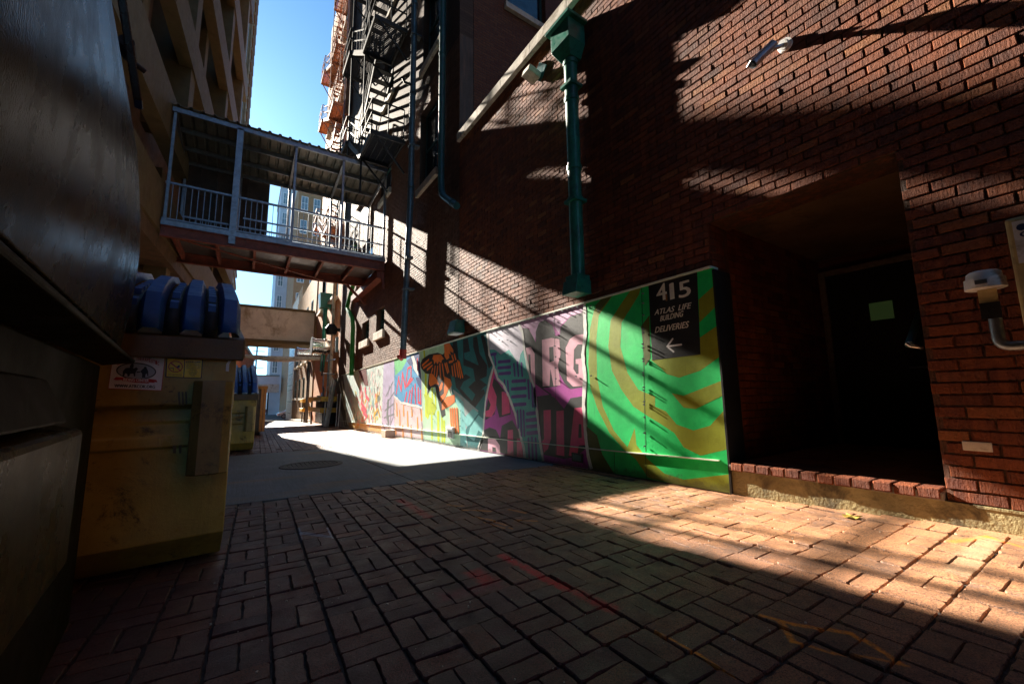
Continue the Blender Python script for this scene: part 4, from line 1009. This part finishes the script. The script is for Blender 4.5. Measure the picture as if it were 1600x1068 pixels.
pipe_thing('rust_vent_pipe', [(3.45, 20.7, 23.05), (3.45, 20.7, 23.4)]+bend((3.45, 20.7, 23.4), (3.45, 20.7, 23.8), (3.45, 20.2, 23.8), .2)+bend((3.45, 20.7, 23.8), (3.45, 20.15, 23.8), (3.45, 20.15, 20), .2)+[(3.45, 20.15, 15)], .11, M['rustorange'], 'rusty hooked vent pipe standing over the lilac downpipe', 'pipe')

# ================================================================== DUMPSTERS
def dump_mat(name, base, dark, rust, rough, bs=.3, spec=.5, ior=1.5):
    t = NT(name)
    c = t.ramp(t.noise(2.2, 6, .7), [(.3, dark), (.7, base)])
    st = t.noise(1, 5, .7, t.co((9, 9, .7))); c = t.mix(t.ramp(st, [(.5, 0.), (.72, .6)]), c, tuple(v*.35 for v in base))
    c = t.mix(t.ramp(t.noise(5, 8, .85, dist=.6), [(.54, 0.), (.64, .85)]), c, rust)
    sc = t.noise(1, 4, .7, t.co((30, 30, 3))); c = t.mix(t.ramp(sc, [(.69, 0.), (.73, .5)]), c, tuple(min(1, v*2.4) for v in base))
    h = t.math('ADD', t.math('MULTIPLY', t.noise(3.0, 2, .5), 3.0), t.math('MULTIPLY', t.noise(60, 5, .7), .25))
    return t.out(c, t.ramp(t.noise(5, 5, .7), [(.3, max(.05, rough-.12)), (.7, rough+.12)]), t.bump(t.noise(260, 3, .6), .12 if ior < 1.4 else .05, .004, t.bump(h, bs, .02)), 0.0, spec, IOR=ior)
M['ochre'] = dump_mat('ochre_steel_paint', (.60,.43,.08), (.32,.22,.04), (.035,.02,.01), .38)
M['pocket'] = dump_mat('rust_streaked_ochre', (.42,.30,.09), (.16,.10,.03), (.02,.014,.008), .42)
M['olive'] = dump_mat('dark_olive_steel_paint', (.05,.032,.010), (.028,.018,.006), (.012,.009,.005), .28, .05, .3, 1.10)
M['olive_low'] = dump_mat('worn_olive_steel_paint', (.030,.021,.007), (.014,.010,.004), (.009,.007,.004), .5, .12, .2, 1.15)
M['scuff_dark'] = dump_mat('scuffed_dark_steel', (.09,.062,.016), (.035,.024,.007), (.012,.008,.005), .3, .12, .3, 1.12)
M['scuffed'] = dump_mat('scuffed_steel', (.20,.15,.06), (.07,.05,.02), (.03,.02,.012), .35, .2, .35)
M['ochre_dk'] = dump_mat('dark_ochre_steel_paint', (.15,.085,.022), (.09,.05,.014), (.035,.02,.012), .4)
M['yellowrust'] = dump_mat('rusty_yellow_steel', (.50,.28,.04), (.30,.15,.03), (.08,.04,.02), .5)
M['blackgloss'] = plain('black_gloss_steel', (.012,.012,.014), .25, .3, 4, spec=.6)
M['bluelid'] = plain('blue_plastic_lid', (.008,.085,.34), .5, .25, 6, bump=.15, spec=.6)

def dumpster(name, A, ang, w, label, stickers=None, h=1.27, depth=1.45, lift=0.):
    "front-loading bin; A = foot of its right front corner"
    A = Vector(A); e = Vector((math.cos(ang), math.sin(ang), 0)); f = Vector((-math.sin(ang), math.cos(ang), 0)); Z = Vector((0,0,1))
    t = thing(name, tuple(A-e*w/2+f*depth/2), label, 'dumpster'); P = lambda u, v, z: A-e*u+f*v+Z*z   # u leftwards, v backwards
    prof = [(.16, .02), (.0, .17), (0, .30), (0, h-.625), (-.016, h-.618), (-.016, h-.568), (0, h-.56), (.0, h-.50), (.035, h-.485), (.045, h-.42), (0, h-.40), (0, h-.145), (depth, h+.28), (depth, .02)]
    mb = MB(); mb.prism([P(0.0, v, z) for v, z in prof], -e, w); mb.build('body', M['ochre'], t, bevel=.006)
    mb = MB(); mb.prism([P(-.03, v, z) for v, z in ((-.06, h-.15), (-.06, h-.035), (-.045, h-.02), (.0, h-.02), (.0, h-.15))], -e, w+.06); mb.prism([P(-.035, v, z) for v, z in ((-.05, h-.14), (-.045, h-.03), (depth, h+.40), (depth, h+.29))], -e, .03); mb.build('rim', M['ochre_dk'], t, bevel=.006)
    # lid: two ribbed leaves, rounded over the front edge
    n = int(w/.165); prof2 = [(-.075, h-.015), (-.07, h+.07), (-.02, h+.15), (.10, h+.215), (.35, h+.31), (.7, h+.42), (depth, h+.60)]
    def ribbon(u0, u1, lift_, inset, mb):
        vs = []
        for i, (v, z) in enumerate(prof2):
            q = (-.5, -.2, .3, .9, 1, 1, 1)[i]
            for k, (uu, dz) in enumerate(((u0, 0), (u0+inset, lift_), (u1-inset, lift_), (u1, 0))):
                vs.append(P(uu, v-(dz*.7 if i < 3 else 0), z+(dz if i >= 2 else dz*.3)))
        m_ = len(prof2); fs = [(i*4+k, i*4+k+1, (i+1)*4+k+1, (i+1)*4+k) for i in range(m_-1) for k in range(3)]
        mb.add(vs, fs); return
    mb = MB()
    for i in range(n):
        u0 = .0+i*w/n; u1 = u0+w/n; s_ = u0+(w/n)*.62
        ribbon(u0, s_, .05, .022, mb)
        vs = [P(uu, v+.01, z-.012) for v, z in prof2 for uu in (s_-.004, u1+.004)]
        mb.add(vs, [(j*2, j*2+1, j*2+3, j*2+2) for j in range(len(prof2)-1)], 1)  # trough floors coloured black to put shade between the ribs
        for j in range(7):   # cross steps in the troughs
            v = .02+j*.15; zz = h+.17+v*.30+(.03 if v > .1 else -.01)
            mb.obox(P((s_+u1)/2, v, zz-.01), e*((u1-s_)*.55), f*.075+Z*.025, Z*.035)
    lid = mb.build('lid', [M['bluelid'], M['black']], t, smooth=True)
    so_ = lid.modifiers.new('thick', 'SOLIDIFY'); so_.thickness = .008
    # fork pockets
    for u0 in (.02, w-.20):
        mb = MB()
        mb.prism([P(u, v, h-.27) for u, v in ((u0-.01, 0), (u0-.01, -.10), (u0+.03, -.12), (u0+.13, -.12), (u0+.17, -.09), (u0+.17, 0))], -Z, .50)
        mb.build('fork_pocket', M['pocket'], t, bevel=.008)
    for u in (.25, w-.25):
        for v in (.2, depth-.2):
            mb = MB(); c = P(u, v, .0); mb.tube([c-e*.03+Z*.035, c+e*.03+Z*.035], .045, 14); mb.build('wheel', M['black'], t)
    return t, P, e, f

D2, P2, e2, f2 = dumpster('dumpster', (-.053, 2.866, -.144), R_(4.7), 1.85, 'ochre dumpster number 7 with a ribbed blue lid and two stickers, behind the dark container')
n2 = -f2
def face(px, py, off=.004):
    "point on the front face of the nearer dumpster"
    A = Vector((-.053, 2.866, -.144)); d = _ray(px, py); k = (A-CAM).dot(n2)/d.dot(n2); return CAM+d*k+n2*off
# stickers
st = MB(); q = [face(178, 543, 0), face(259, 547, 0), face(251.5, 610.5, 0), face(168, 607, 0)]
M['stickwhite'] = plain('white_sticker_vinyl', (.86,.87,.88), .35, .06, 12); M['stickred'] = plain('red_print', (.50,.02,.02), .4, .1); M['stickdark'] = plain('dark_print', (.015,.02,.03), .4, .1)
M['stickblue'] = plain('pale_blue_print', (.42,.48,.55), .4, .1); M['stickyellow'] = plain('yellow_sticker_vinyl', (.88,.66,.02), .35, .12, 12)
SM = [M['stickwhite'], M['stickred'], M['stickdark'], M['stickblue']]
L = 1
def S3(x, y): return (150+x/5.34, 520+y/5.34)
def spoly(mb, pts, off, mi=0, th=.0006, conv=S3): mb.prism([face(*conv(*p), off) for p in pts], n2, th, mi)
def stext(mb, txt, lb, rb, ht, off, mi, bold=0., conv=S3, italic=0.):
    a, b, c = face(*conv(*lb), off), face(*conv(*rb), off), face(*conv(lb[0]+ht*.03, lb[1]-ht), off)
    add_text(mb, txt, a, b, c-a, n2, .0004, mi, italic, bold)
mb = MB(); spoly(mb, [(150,121),(584,149),(548,482),(100,466)], .002, 1); spoly(mb, [(154,126),(578,154),(543,477),(105,461)], .0028, 0)
stext(mb, 'PROUD', (295,170), (438,178), 24, .0036, 2, .0006); stext(mb, 'SUPPORTER', (222,203), (486,212), 26, .0036, 2, .0006)
txt = 'AMERICAN THERAPEUTIC'
for i, ch in enumerate(txt):
    if ch == ' ': continue
    u = i/(len(txt)-1); x = 178+335*u; y = 274-98*math.sin(math.pi*(u*.92+.02))**1.0*.45; sl = -(98*.45)*math.cos(math.pi*u)*math.pi/335*.9
    stext(mb, ch, (x, y), (x+13, y+sl*13), 30, .0036, 1, .0004)
def ell(cx_, cy_, rx, ry, n=28, a0=0, a1=2*math.pi): return [(cx_+rx*math.cos(a0+(a1-a0)*k/n), cy_+ry*math.sin(a0+(a1-a0)*k/n)+(rx*math.cos(a0+(a1-a0)*k/n))*.04) for k in range(n)]
spoly(mb, ell(336,318,167,70), .0036, 2); spoly(mb, ell(336,318,157,61), .0044, 3)
for q_ in ([(222,362),(226,318),(250,292),(290,290),(318,296),(338,286),(352,300),(338,318),(330,335),(328,362),(318,362),(312,338),(286,342),(278,362),(264,362),(262,342),(244,336),(236,362)],
           [(284,296),(284,276),(294,262),(306,250),(316,264),(314,286),(306,300)], ell(304,252,9,9,12),
           [(384,372),(386,340),(372,322),(384,306),(404,290),(424,294),(436,318),(438,362),(430,360),(426,338),(414,346),(412,372)], ell(412,288,12,7,12), [(338,322),(362,322),(380,318),(366,330),(342,332)]):
    spoly(mb, q_, .0052, 2)
spoly(mb, [(146,388),(170,366),(222,370),(336,384),(448,382),(505,392),(512,412),(486,408),(492,416),(446,412),(440,420),(336,414),(222,400),(218,392),(176,394)], .006, 1)
stext(mb, 'RIDING CENTER', (230,402), (440,410), 26, .0068, 0, .0005)
stext(mb, 'WWW.ATRCOK.ORG', (155,452), (492,462), 26, .0036, 2, .0007)
for ob_ in (mb.build('supporter_sticker', SM, D2),): ob_['label'] = 'white sticker with horse and rider emblem'
mb = MB(); CM = [M['stickyellow'], M['stickdark'], M['stickred']]
spoly(mb, [(598,150),(890,165),(897,172),(882,375),(875,380),(583,370),(577,362),(592,157)], .002, 1)
spoly(mb, [(596,213),(737,222),(728,368),(588,362)], .0028, 0); spoly(mb, [(744,222),(884,226),(874,374),(735,369)], .0028, 0)
spoly(mb, [(632,163),(662,207),(602,204)], .0028, 0); spoly(mb, [(629,176),(636,176),(635,192),(630,192)], .0036, 1); stext(mb, 'CAUTION', (674,210), (884,219), 40, .0036, 0, .0016)
for k in range(28):
    a0, a1 = 2*math.pi*k/28, 2*math.pi*(k+1)/28
    spoly(mb, [(664+r*math.cos(a)*1.0, 281+r*.78*math.sin(a)) for r, a in ((61,a0),(61,a1),(53,a1),(53,a0))], .0036, 2)
spoly(mb, [(617,250),(624,243),(712,312),(706,320)], .0042, 2)
spoly(mb, [(618,290),(650,292),(650,316),(645,316),(645,297),(618,295)], .0036, 1); spoly(mb, [(672,282),(690,268),(704,272),(696,284),(706,292),(690,290),(678,296)], .0036, 1)
stext(mb, 'KEEP OFF', (752,249), (872,251), 14, .0036, 1, .0005)
for i, (tx, a_, b_) in enumerate((('DO NOT CLIMB IN', 758, 862), ('ON OR OCCUPY THIS', 752, 870), ('CONTAINER FOR ANY', 752, 866), ('PURPOSE', 782, 842), ('CLOSE LIDS', 772, 846), ('AND KEEP', 776, 840), ('CLEAR', 788, 824))):
    stext(mb, tx, (a_, 268+i*15), (b_, 268+i*15+2), 10, .0036, 1)
stext(mb, 'DO NOT ENTER', (604,352), (716,356), 10, .0036, 1)
ob_ = mb.build('caution_sticker', CM, D2); ob_['label'] = 'yellow and black caution sticker'
mb = MB(); spoly(mb, [(1070,200),(1140,201),(1136,222),(1112,260),(1108,322),(1082,318),(1086,262),(1108,222),(1090,221),(1088,230),(1068,228)], .002, 0); ob_ = mb.build('number', [M['stickwhite']], D2)
# dark smears
mb = MB(); 
for q_ in ([(682,490),(702,488),(706,600),(690,606)], [(714,490),(730,490),(734,605),(718,606)], [(742,490),(758,490),(762,590),(748,600)], [(640,935),(670,935),(668,1000),(646,998)], [(690,932),(716,930),(712,1000),(694,998)], [(730,938),(790,936),(792,944),(732,946)], [(606,484),(640,482),(642,492),(608,494)], [(872,504),(945,504),(944,516),(872,516)]):
    spoly(mb, q_, .0015 if q_[0][1] < 900 else .018, 0, .0003)
mb.build('smear', [M['ochre_dk']], D2)

# a second bin and a rusty open container further down
D3, *_ = dumpster('dumpster', (.21, 9.9, gz(.2, 9.9)+.02), R_(2), 1.85, 'smaller looking ochre dumpster with a blue lid, just past the numbered one', h=1.17, depth=1.3)
mb = MB()
ct = thing('rolloff_container', (-.4, 17.5, gz(0, 17.5)), 'rusty yellow ribbed open container at the left of the alley under the concrete bridge', 'container')
mb = MB(); x0, x1, y0, y1, zb = -1.4, .55, 16.2, 20.5, gz(0, 18)+.16
slab_holes(mb, x1-.05, x1, y0, y1, zb, 1.18, []); mb.box(x0, x1-.05, y0, y0+.05, zb, 1.18); mb.box(x0, x0+.05, y0+.05, y1, zb, 1.18); mb.box(x0+.05, x1-.05, y1-.05, y1, zb, 1.18); mb.box(x0+.05, x1-.05, y0+.05, y1-.05, zb, zb+.05); mb.build('body', M['scuffed'], ct)
mb = MB()
for i in range(9): y = y0+.02+i*(y1-y0-.1)/8; mb.box(x1+.001, x1+.07, y, y+.07, zb, 1.1)
for i in range(5): x = x0+.1+i*.44; mb.box(x, x+.07, y0-.07, y0-.001, zb, 1.1)
mb.box(x0-.02, x1+.09, y0-.09, y0-.001, 1.101, 1.2); mb.box(x1+.001, x1+.09, y0, y1, 1.101, 1.2); mb.build('ribs', M['yellowrust'], ct)
for y in (y0+.4, y1-.4):
    mb = MB(); mb.tube([(x1-.2, y, zb-.07), (x1-.05, y, zb-.07)], .085, 14); mb.build('wheel', M['black'], ct)

# ---- big dark compactor body filling the left edge
dg = R_(-5.9); AL = Vector((math.sin(dg), math.cos(dg), 0)); OUT = Vector((AL.y, -AL.x, 0)); E0 = Vector((-.512, 2.35, 0)); Zv = Vector((0,0,1))
def Q(s_, o, z): return E0+AL*s_+OUT*o+Zv*z      # s along the side (0 at the far end), o outwards
cp = thing('waste_compactor', tuple(Q(-1.8, -.8, -.13)), 'huge glossy dark olive waste container filling the left edge of the view', 'waste container')
mb = MB(); W_ = -1.9
prof = [(0, -.10), (0, .90), (W_, .90), (W_, -.10)]
mb.prism([Q(0, o, z) for o, z in prof], -AL, 4.6); mb.build('lower_body', M['olive_low'], cp, bevel=.008)
arc = [(.055, .985), (.068, 1.1), (.078, 1.25), (.08, 1.4), (.072, 1.55), (.055, 1.7), (.035, 1.87), (.0, 2.03), (-.03, 2.06)]
mb = MB(); mb.prism([Q(.0, o, z) for o, z in arc+[(W_, 2.06), (W_, .985)]], -AL, 4.6); mb.build('upper_body', M['olive'], cp, bevel=.004, smooth=True)
mb = MB(); mb.prism([Q(.02, o, z) for o, z in ((.0, .901), (.10, .915), (.105, .925), (.02, .984), (0, .984))], -AL, 4.6); mb.build('flange', M['olive_low'], cp, bevel=.004)
mb = MB()
mb.prism([Q(-.86, o, z) for o, z in ((.001, .33), (.08, .35), (.08, .68), (.001, .70))], -AL, 1.5); mb.build('fork_pocket', M['scuff_dark'], cp, bevel=.012)
mb = MB(); mb.prism([Q(-1.0, o, z) for o, z in ((.001, .702), (.07, .702), (.03, .80), (.001, .81))], -AL, 1.3); mb.build('gusset', M['olive_low'], cp, bevel=.006)
mb = MB(); mb.prism([Q(.0, o, z) for o, z in ((-.035, 2.061), (-.16, 2.62), (-.22, 2.62), (-.12, 2.061))], -AL, 4.6); mb.prism([Q(.01, o, z) for o, z in ((-.02, 2.061), (-.02, 2.09), (-.10, 2.09), (-.10, 2.061))], -AL, 4.6)
hl = mb.build('hopper_lid', M['blackgloss'], cp, bevel=.005)
mb = MB(); mb.prism([Q(s_, .012-.2*(z-2.06), z) for s_, z in ((-.02, 2.07), (-.02, 2.62), (-.30, 2.62), (-.10, 2.07))], OUT, .03); mb.build('rib', M['blackgloss'], cp, bevel=.004)
mb = MB(); c = Q(.04, -.05, 2.42); mb.tube([c, c+AL*.10], .03, 12); mb.tube([c+AL*.05-Zv*.06, c+AL*.05+Zv*.06], .012, 8); mb.tube([c+AL*.08-OUT*.05, c+AL*.14+OUT*.06-Zv*.03], .012, 8); mb.build('latch', M['black'], cp)

# ================================================================== FAR END OF THE ALLEY
def box_thing(name, label, cat, parts, loc, group=None):
    t = thing(name, loc, label, cat, group)
    for nm, mt, fn, bv in parts:
        mb = MB(); fn(mb); mb.build(nm, mt, t, bevel=bv)
    return t
# two drum-shaped exhaust fans on the wall
def duct(name, pts, r, label):
    t = thing(name, pts[0], label, 'exhaust duct'); a, b = Vector(pts[0]), Vector(pts[1]); d = (b-a)
    mb = MB(); mb.tube([a, a+d*.08, a+d*.081, a+d*.5, a+d*.501, a+d*.62, a+d*.621, b], [r*1.12, r*1.12, r, r, r*1.12, r*1.12, r*.9, r*.9], 26); mb.build('drum', M['duct'], t, smooth=True)
    mb = MB(); mb.tube([a-d.normalized()*.03, a-d.normalized()*.001], r*1.2, 26); mb.build('rim', M['galv'], t)
    mb = MB(); mb.bar(a+d*.5-Vector((0,0,r)), a+d*.5-Vector((0,0,r+1.1)), .06, .06); mb.build('bracket', M['black'], t)
    return t
duct('exhaust_duct', ((2.65, 22.2, 3.36), (3.7, 22.2, 3.36)), .38, 'bright silver exhaust drum with a flanged mouth, nearer of the two on the far wall')
duct('exhaust_duct', ((2.30, 25.6, 3.25), (3.5, 25.6, 3.25)), .36, 'smaller silver drum hanging over the end of the sagging pipe')
pipe_thing('sagging_pipe', [(-1.0, 24.5, 3.02), (0, 24.5, 2.93), (.9, 24.5, 2.86), (1.8, 24.5, 2.86), (2.55, 24.5, 2.92), (3.6, 24.5, 2.95)], [.05, .10, .15, .14, .10, .09], M['stone'], 'long sagging pipe wrapped in pale cloth crossing the alley below the concrete bridge')
# far green hopper and downpipe
gp2 = pipe_thing('green_downpipe', [(3.45, 24.0, 6.1)]+[(3.45, 24.0, 3), (3.4, 23.9, 2.2)], .11, M['greenpipe'], 'dark green downpipe with a hopper beside the silver drum far down the alley', 'downpipe')
mb = MB(); frustum(mb, (3.15, 3.7, 23.7, 24.3, 5.7), (3.1, 3.7, 23.6, 24.4, 6.5)); mb.build('hopper', M['greenpipe'], gp2)
t = thing('street_light', (3.3, 20.2, 3.9), 'dark cone shaped wall light casting a long shadow near the far downpipe', 'wall light')
mb = MB(); mb.tube([(3.58, 20.2, 3.95), (3.2, 20.2, 3.95)], [.08, .1], 10); mb.build('arm', M['black'], t)
mb = MB(); mb.tube([(3.2, 20.2, 4.2), (3.2, 20.2, 4.0), (3.2, 20.2, 3.72)], [.14, .28, .22], 12); mb.build('shade', M['black'], t)
mb = MB(); mb.box(3.40, 3.52, 20.1, 20.22, 2.9, 3.6); mb.build('junction_box', M['galv'], t)
pipe_thing('rusty_conduit', [(3.4, 21.1, 7.4), (3.4, 21.1, 1.1)], .07, M['stone'], 'thin pale conduit beside the dark cone light on the far wall')
pipe_thing('tall_vent_pipe', [(3.2, 27.6, 3.0), (3.2, 27.6, gz(3.2, 27.6))], .09, M['greypipe'], 'lilac grey vertical pipe standing by the kerb beyond the yellow barriers')
# yellow guard rails
def guard(name, x0, x1, y0, y1, zs, label, leg=True):
    t = thing(name, ((x0+x1)/2, (y0+y1)/2, gz(x0, y0)), label, 'guard rail', 'yellow guard rails along the far wall')
    for z in zs:
        mb = MB(); mb.box(x0, x1, y0, y0+.12, z, z+.22); mb.box(x0, x0+.12, y0+.121, y1, z, z+.22); mb.build('rail', M['yellow'], t, bevel=.01)
    for (x, y) in ((x0+.06, y0+.2), (x0+.06, y1-.1), (x1-.1, y0+.2)): MB().box(x+.07, x+.15, y, y+.08, gz(x, y), zs[-1]+.24).build('post', M['black'], t)
    return t
guard('guard_rail', 2.9, 3.62, 20.3, 24.5, (.10, .62), 'yellow double guard rail round the dark equipment next to the far mural')
guard('guard_rail', 3.0, 3.55, 28.2, 29.6, (-.05, .52), 'smaller yellow guard rail further off at the corner of the brown building')
t = thing('switchgear', (3.4, 22.5, gz(3.4, 22.5)), 'dark jumble of meters and valves behind the yellow guard rail', 'equipment')
mb = MB(); mb.box(3.15, 3.66, 20.9, 22.2, -.45, .55); mb.box(3.2, 3.66, 22.4, 24.0, -.45, .85); mb.build('cabinet', M['black'], t, bevel=.02)
mb = MB(); mb.tube([(3.2, 20.9, .7), (3.2, 22.0, .7), (3.3, 22.6, 1.0)], .06, 8); mb.tube([(3.15, 21.3, .55), (3.15, 21.3, 1.3)], .05, 8); mb.tube([(3.05, 21.8, .5), (3.05, 21.8, .9)], .11, 10); mb.build('pipework', M['galv'], t)
# metal ladder frame and leaning boards
t = thing('pipe_frame', (3.4, 20, 1.2), 'bent olive pipe frame fixed to the wall above the leaning boards', 'frame')
mb = MB(); mb.tube([(3.5, 20.6, 2.6), (3.1, 20.6, 2.5), (3.1, 19.9, 2.75), (3.1, 19.9, 1.3)], .035, 8); mb.tube([(3.5, 20.6, 1.9), (3.0, 20.5, 1.9), (3.0, 20.5, 1.2)], .035, 8); mb.build('tube', M['galv'], t)
for i, (xb, yb, xt, yt, zt, w_) in enumerate(((3.0, 19.9, 3.35, 21.5, 1.75, .28), (3.05, 19.75, 3.4, 20.5, 1.7, .2), (3.1, 19.6, 3.45, 20.2, 1.55, .3))):
    t = tag(MB().bar((xb, yb, gz(xb, yb)+.03), (xt, yt, zt), .04, w_).build('board', M['wood']), ['long white board leaning at the steepest slant by the yellow rail', 'narrow white board leaning in the middle of the stack', 'short wide white board leaning nearest the mural'][i], 'board', 'boards leaning by the far end of the mural')
for i, (yb, yt) in enumerate(((18.9, 19.9), (18.4, 19.2))):
    tag(MB().bar((3.35, yb, gz(3.35, yb)+.03), (3.55, yt, .9), .03, .2).build('plank', M['wood']), ['pale plank leaning on the dark end of the mural', 'weathered plank propped lowest against the mural'][i], 'plank')
# small sills / pale steps far right
# car
car = thing('parked_car', (4.9, 62, gz(4, 62)), 'small silver hatchback parked across the far end of the alley', 'car')
M['carpaint'] = plain('silver_car_paint', (.50,.50,.49), .25, .06, 3, metal=.4, bump=.02); M['rubber'] = plain('black_rubber', (.02,.02,.02), .8, .2)
gx, gy, gzc = 3.7, 62, gz(4, 62)
side = [(0, .35), (.02, .62), (.28, .80), (.85, .96), (1.45, 1.42), (1.9, 1.53), (2.8, 1.52), (3.5, 1.30), (3.95, .98), (4.05, .6), (4.0, .32)]
mb = MB(); mb.prism([(gx+a, gy, gzc+b) for a, b in side], (0, 1, 0), 1.65); mb.build('body', M['carpaint'], car, bevel=.06)
mb = MB()
for pl_ in ([(1.10, .98), (1.52, 1.36), (1.95, 1.43), (1.95, .98)], [(2.05, .98), (2.05, 1.43), (2.75, 1.42), (3.35, 1.22), (3.5, .98)]): mb.prism([(gx+a, gy-.005, gzc+b) for a, b in pl_], (0, -1, 0), .02)
mb.build('side_window', M['paneblue'], car)
for a in (.78, 3.25):
    mb = MB(); mb.tube([(gx+a, gy-.03, gzc+.31), (gx+a, gy+.2, gzc+.31)], .31, 22); wh = mb.build('wheel', M['rubber'], car)
    mb = MB(); mb.tube([(gx+a, gy-.045, gzc+.31), (gx+a, gy-.031, gzc+.31)], .19, 16); mb.build('rim', M['galv'], wh)
mb = MB(); mb.box(gx+.05, gx+.25, gy-.012, gy+.1, gzc+.6, gzc+.72); mb.build('headlight', M['glass'], car)
t = box_thing('dark_skip', 'dark blue bin standing at the far street beyond the alley mouth', 'bin', [('body', M['navyb'], lambda mb: frustum(mb, (.2, 2.6, 70, 71.6, gz(1, 71)+.12), (.0, 2.8, 69.9, 71.7, gz(1, 71)+1.3)), .03), ('lid', M['black'], lambda mb: mb.box(-.02, 2.82, 69.88, 71.72, gz(1, 71)+1.301, gz(1, 71)+1.38), .02)], (1.4, 71, gz(1, 71)))
for i, x in enumerate((1.6, 3.6)):
    t = thing('lamp_post', (x, 84+4*i, gz(x, 84)), ['pale slim lamp post under the far ribbed bridge', 'dark post right of the pale one beyond the far bridge'][i], 'lamp post')
    mb = MB(); mb.tube([(x, 84+4*i, gz(x, 84)), (x, 84+4*i, 3.2)], [.14, .09], 10); mb.build('pole', M[['white', 'black'][i]], t)
    mb = MB(); mb.bar((x-.5, 84+4*i, 3.2), (x+.2, 84+4*i, 3.2), .2, .14); mb.build('lamp_head', M['galv'], t)
t = thing('power_pole', (1.9, 74, -2), 'blue grey utility pole with cross arms seen between the two far bridges', 'utility pole')
mb = MB(); mb.tube([(1.15, 74, -2), (1.15, 74, 9.8)], .12, 10); mb.build('pole', M['greypipe'], t)
mb = MB()
for z in (9.4, 8.2, 5.6): mb.bar((.7, 74, z), (2.2, 74, z), .1, .1)
mb.build('crossarm', M['greypipe'], t)
fb = thing('far_street_building', (2, 120, -2), 'pale hazy building closing the view at the far street', 'building')
mb = MB(); mb.box(-4, 12, 120, 130, -3, 3.5); mb.build('wall', M['grey_tower'], fb)
for i in range(6):
    mb = MB(); mb.box(-2+i*2, -.9+i*2, 119.94, 119.99, -.8, 1.6); w_ = mb.build('window', M['paneblue'], fb)

# ================================================================== SMALL THINGS
bp = onz_ = None
def ongr(px, py):
    d = _ray(px, py); k = (-.08-.75)/(d.z+.0225*d.y); p = CAM+d*k; p.z = gz(p.x, p.y); return p
t = thing('concrete_block', (3.35, 12.4, gz(3.3, 12.4)), 'small grey concrete block lying at the foot of the orange drip mural', 'block')
p = ongr(617, 682); p.x = min(p.x, 3.42)
mb = MB()
z0 = gz(p.x, p.y)+.002
mb.box(p.x-.16, p.x-.12, p.y-.2, p.y+.2, z0, z0+.2); mb.box(p.x+.08, p.x+.12, p.y-.2, p.y+.2, z0, z0+.2); mb.box(p.x-.12, p.x+.08, p.y-.2, p.y-.16, z0, z0+.2); mb.box(p.x-.12, p.x+.08, p.y+.16, p.y+.2, z0, z0+.2); mb.box(p.x-.12, p.x+.08, p.y-.02, p.y+.02, z0, z0+.2)
mb.build('shell', M['stone'], t, bevel=.006)
a = onx(706, 672, MX)
t = thing('outlet_box', (MX-.04, a.y, a.z), 'small grey outlet box with a black socket at the tail of the painted bird', 'outlet box')
mb = MB(); mb.box(MX-.07, MX-.004, a.y-.16, a.y+.16, a.z+.02, a.z+.07); mb.box(MX-.05, MX-.004, a.y-.14, a.y+.14, a.z-.16, a.z+.018); mb.build('box', M['white'], t, bevel=.006)
mb = MB(); mb.box(MX-.056, MX-.051, a.y-.09, a.y+.09, a.z-.13, a.z-.02); mb.build('socket', M['black'], t)
a = onx(903, 715, MX)
t = thing('wall_vent', (MX-.02, a.y, a.z), 'small dark framed vent low on the mural beside the white torn edge', 'vent')
mb = MB(); mb.box(MX-.018, MX-.006, a.y-.10, a.y+.10, a.z-.05, a.z+.06); mb.build('frame', M['black'], t)
mb = MB(); mb.box(MX-.021, MX-.0185, a.y-.075, a.y+.075, a.z-.03, a.z+.04); mb.build('grille', M['teal'], t)
t = thing('cigarette_lighter', (3.75, 1.62, .135), 'small red lighter lying on the brick floor at the left of the recess', 'lighter')
M['redplastic'] = plain('red_plastic', (.55,.02,.02), .3, .1)
mb = MB(); mb.tube([(3.75, 1.60, .142), (3.735, 1.66, .142)], .010, 10); mb.build('body', M['redplastic'], t)
mb = MB(); mb.tube([(3.757, 1.573, .142), (3.7505, 1.599, .142)], .009, 8); mb.build('cap', M['galv'], t)
p = ongr(1332, 816)
M['leaf'] = plain('dry_yellow_leaf', (.34,.24,.03), .7, .4, 30)
mb = MB(); n = 14; vs = [(p.x, p.y, p.z+.014)]
for k in range(n):
    a_ = 2*math.pi*k/n; r = .05*(1+.7*math.cos(a_*2))*(.8+.4*(k % 2)); vs.append((p.x+r*math.cos(a_)*.6, p.y-r*math.sin(a_)*1.2, p.z+.006+.012*(k % 2)))
mb.add(vs, [(0, k+1, (k+1) % n+1) for k in range(n)]); lf = tag(mb.build('leaf', M['leaf']), 'dry yellow leaf lying on the sunlit pavers below the stoop', 'leaf'); so_ = lf.modifiers.new('th', 'SOLIDIFY'); so_.thickness = .002
# grit and cigarette ends on the pavers
mb = MB(); rr = random.Random(11)
for i in range(420):
    x, y = rr.uniform(-.1, 3.4), rr.uniform(.7, 4.4); s_ = rr.choice((.003, .003, .004, .007)); a_ = rr.uniform(0, 3)
    mb.obox((x, y, gz(x, y)+.001+s_*.4), (s_*math.cos(a_), s_*math.sin(a_), 0), (-s_*math.sin(a_)*.7, s_*math.cos(a_)*.7, 0), (0, 0, s_*.7))
tag(mb.build('grit_crumbs', M['stone']), 'pale crumbs of grit scattered over the brick paving', 'grit', kind='stuff')
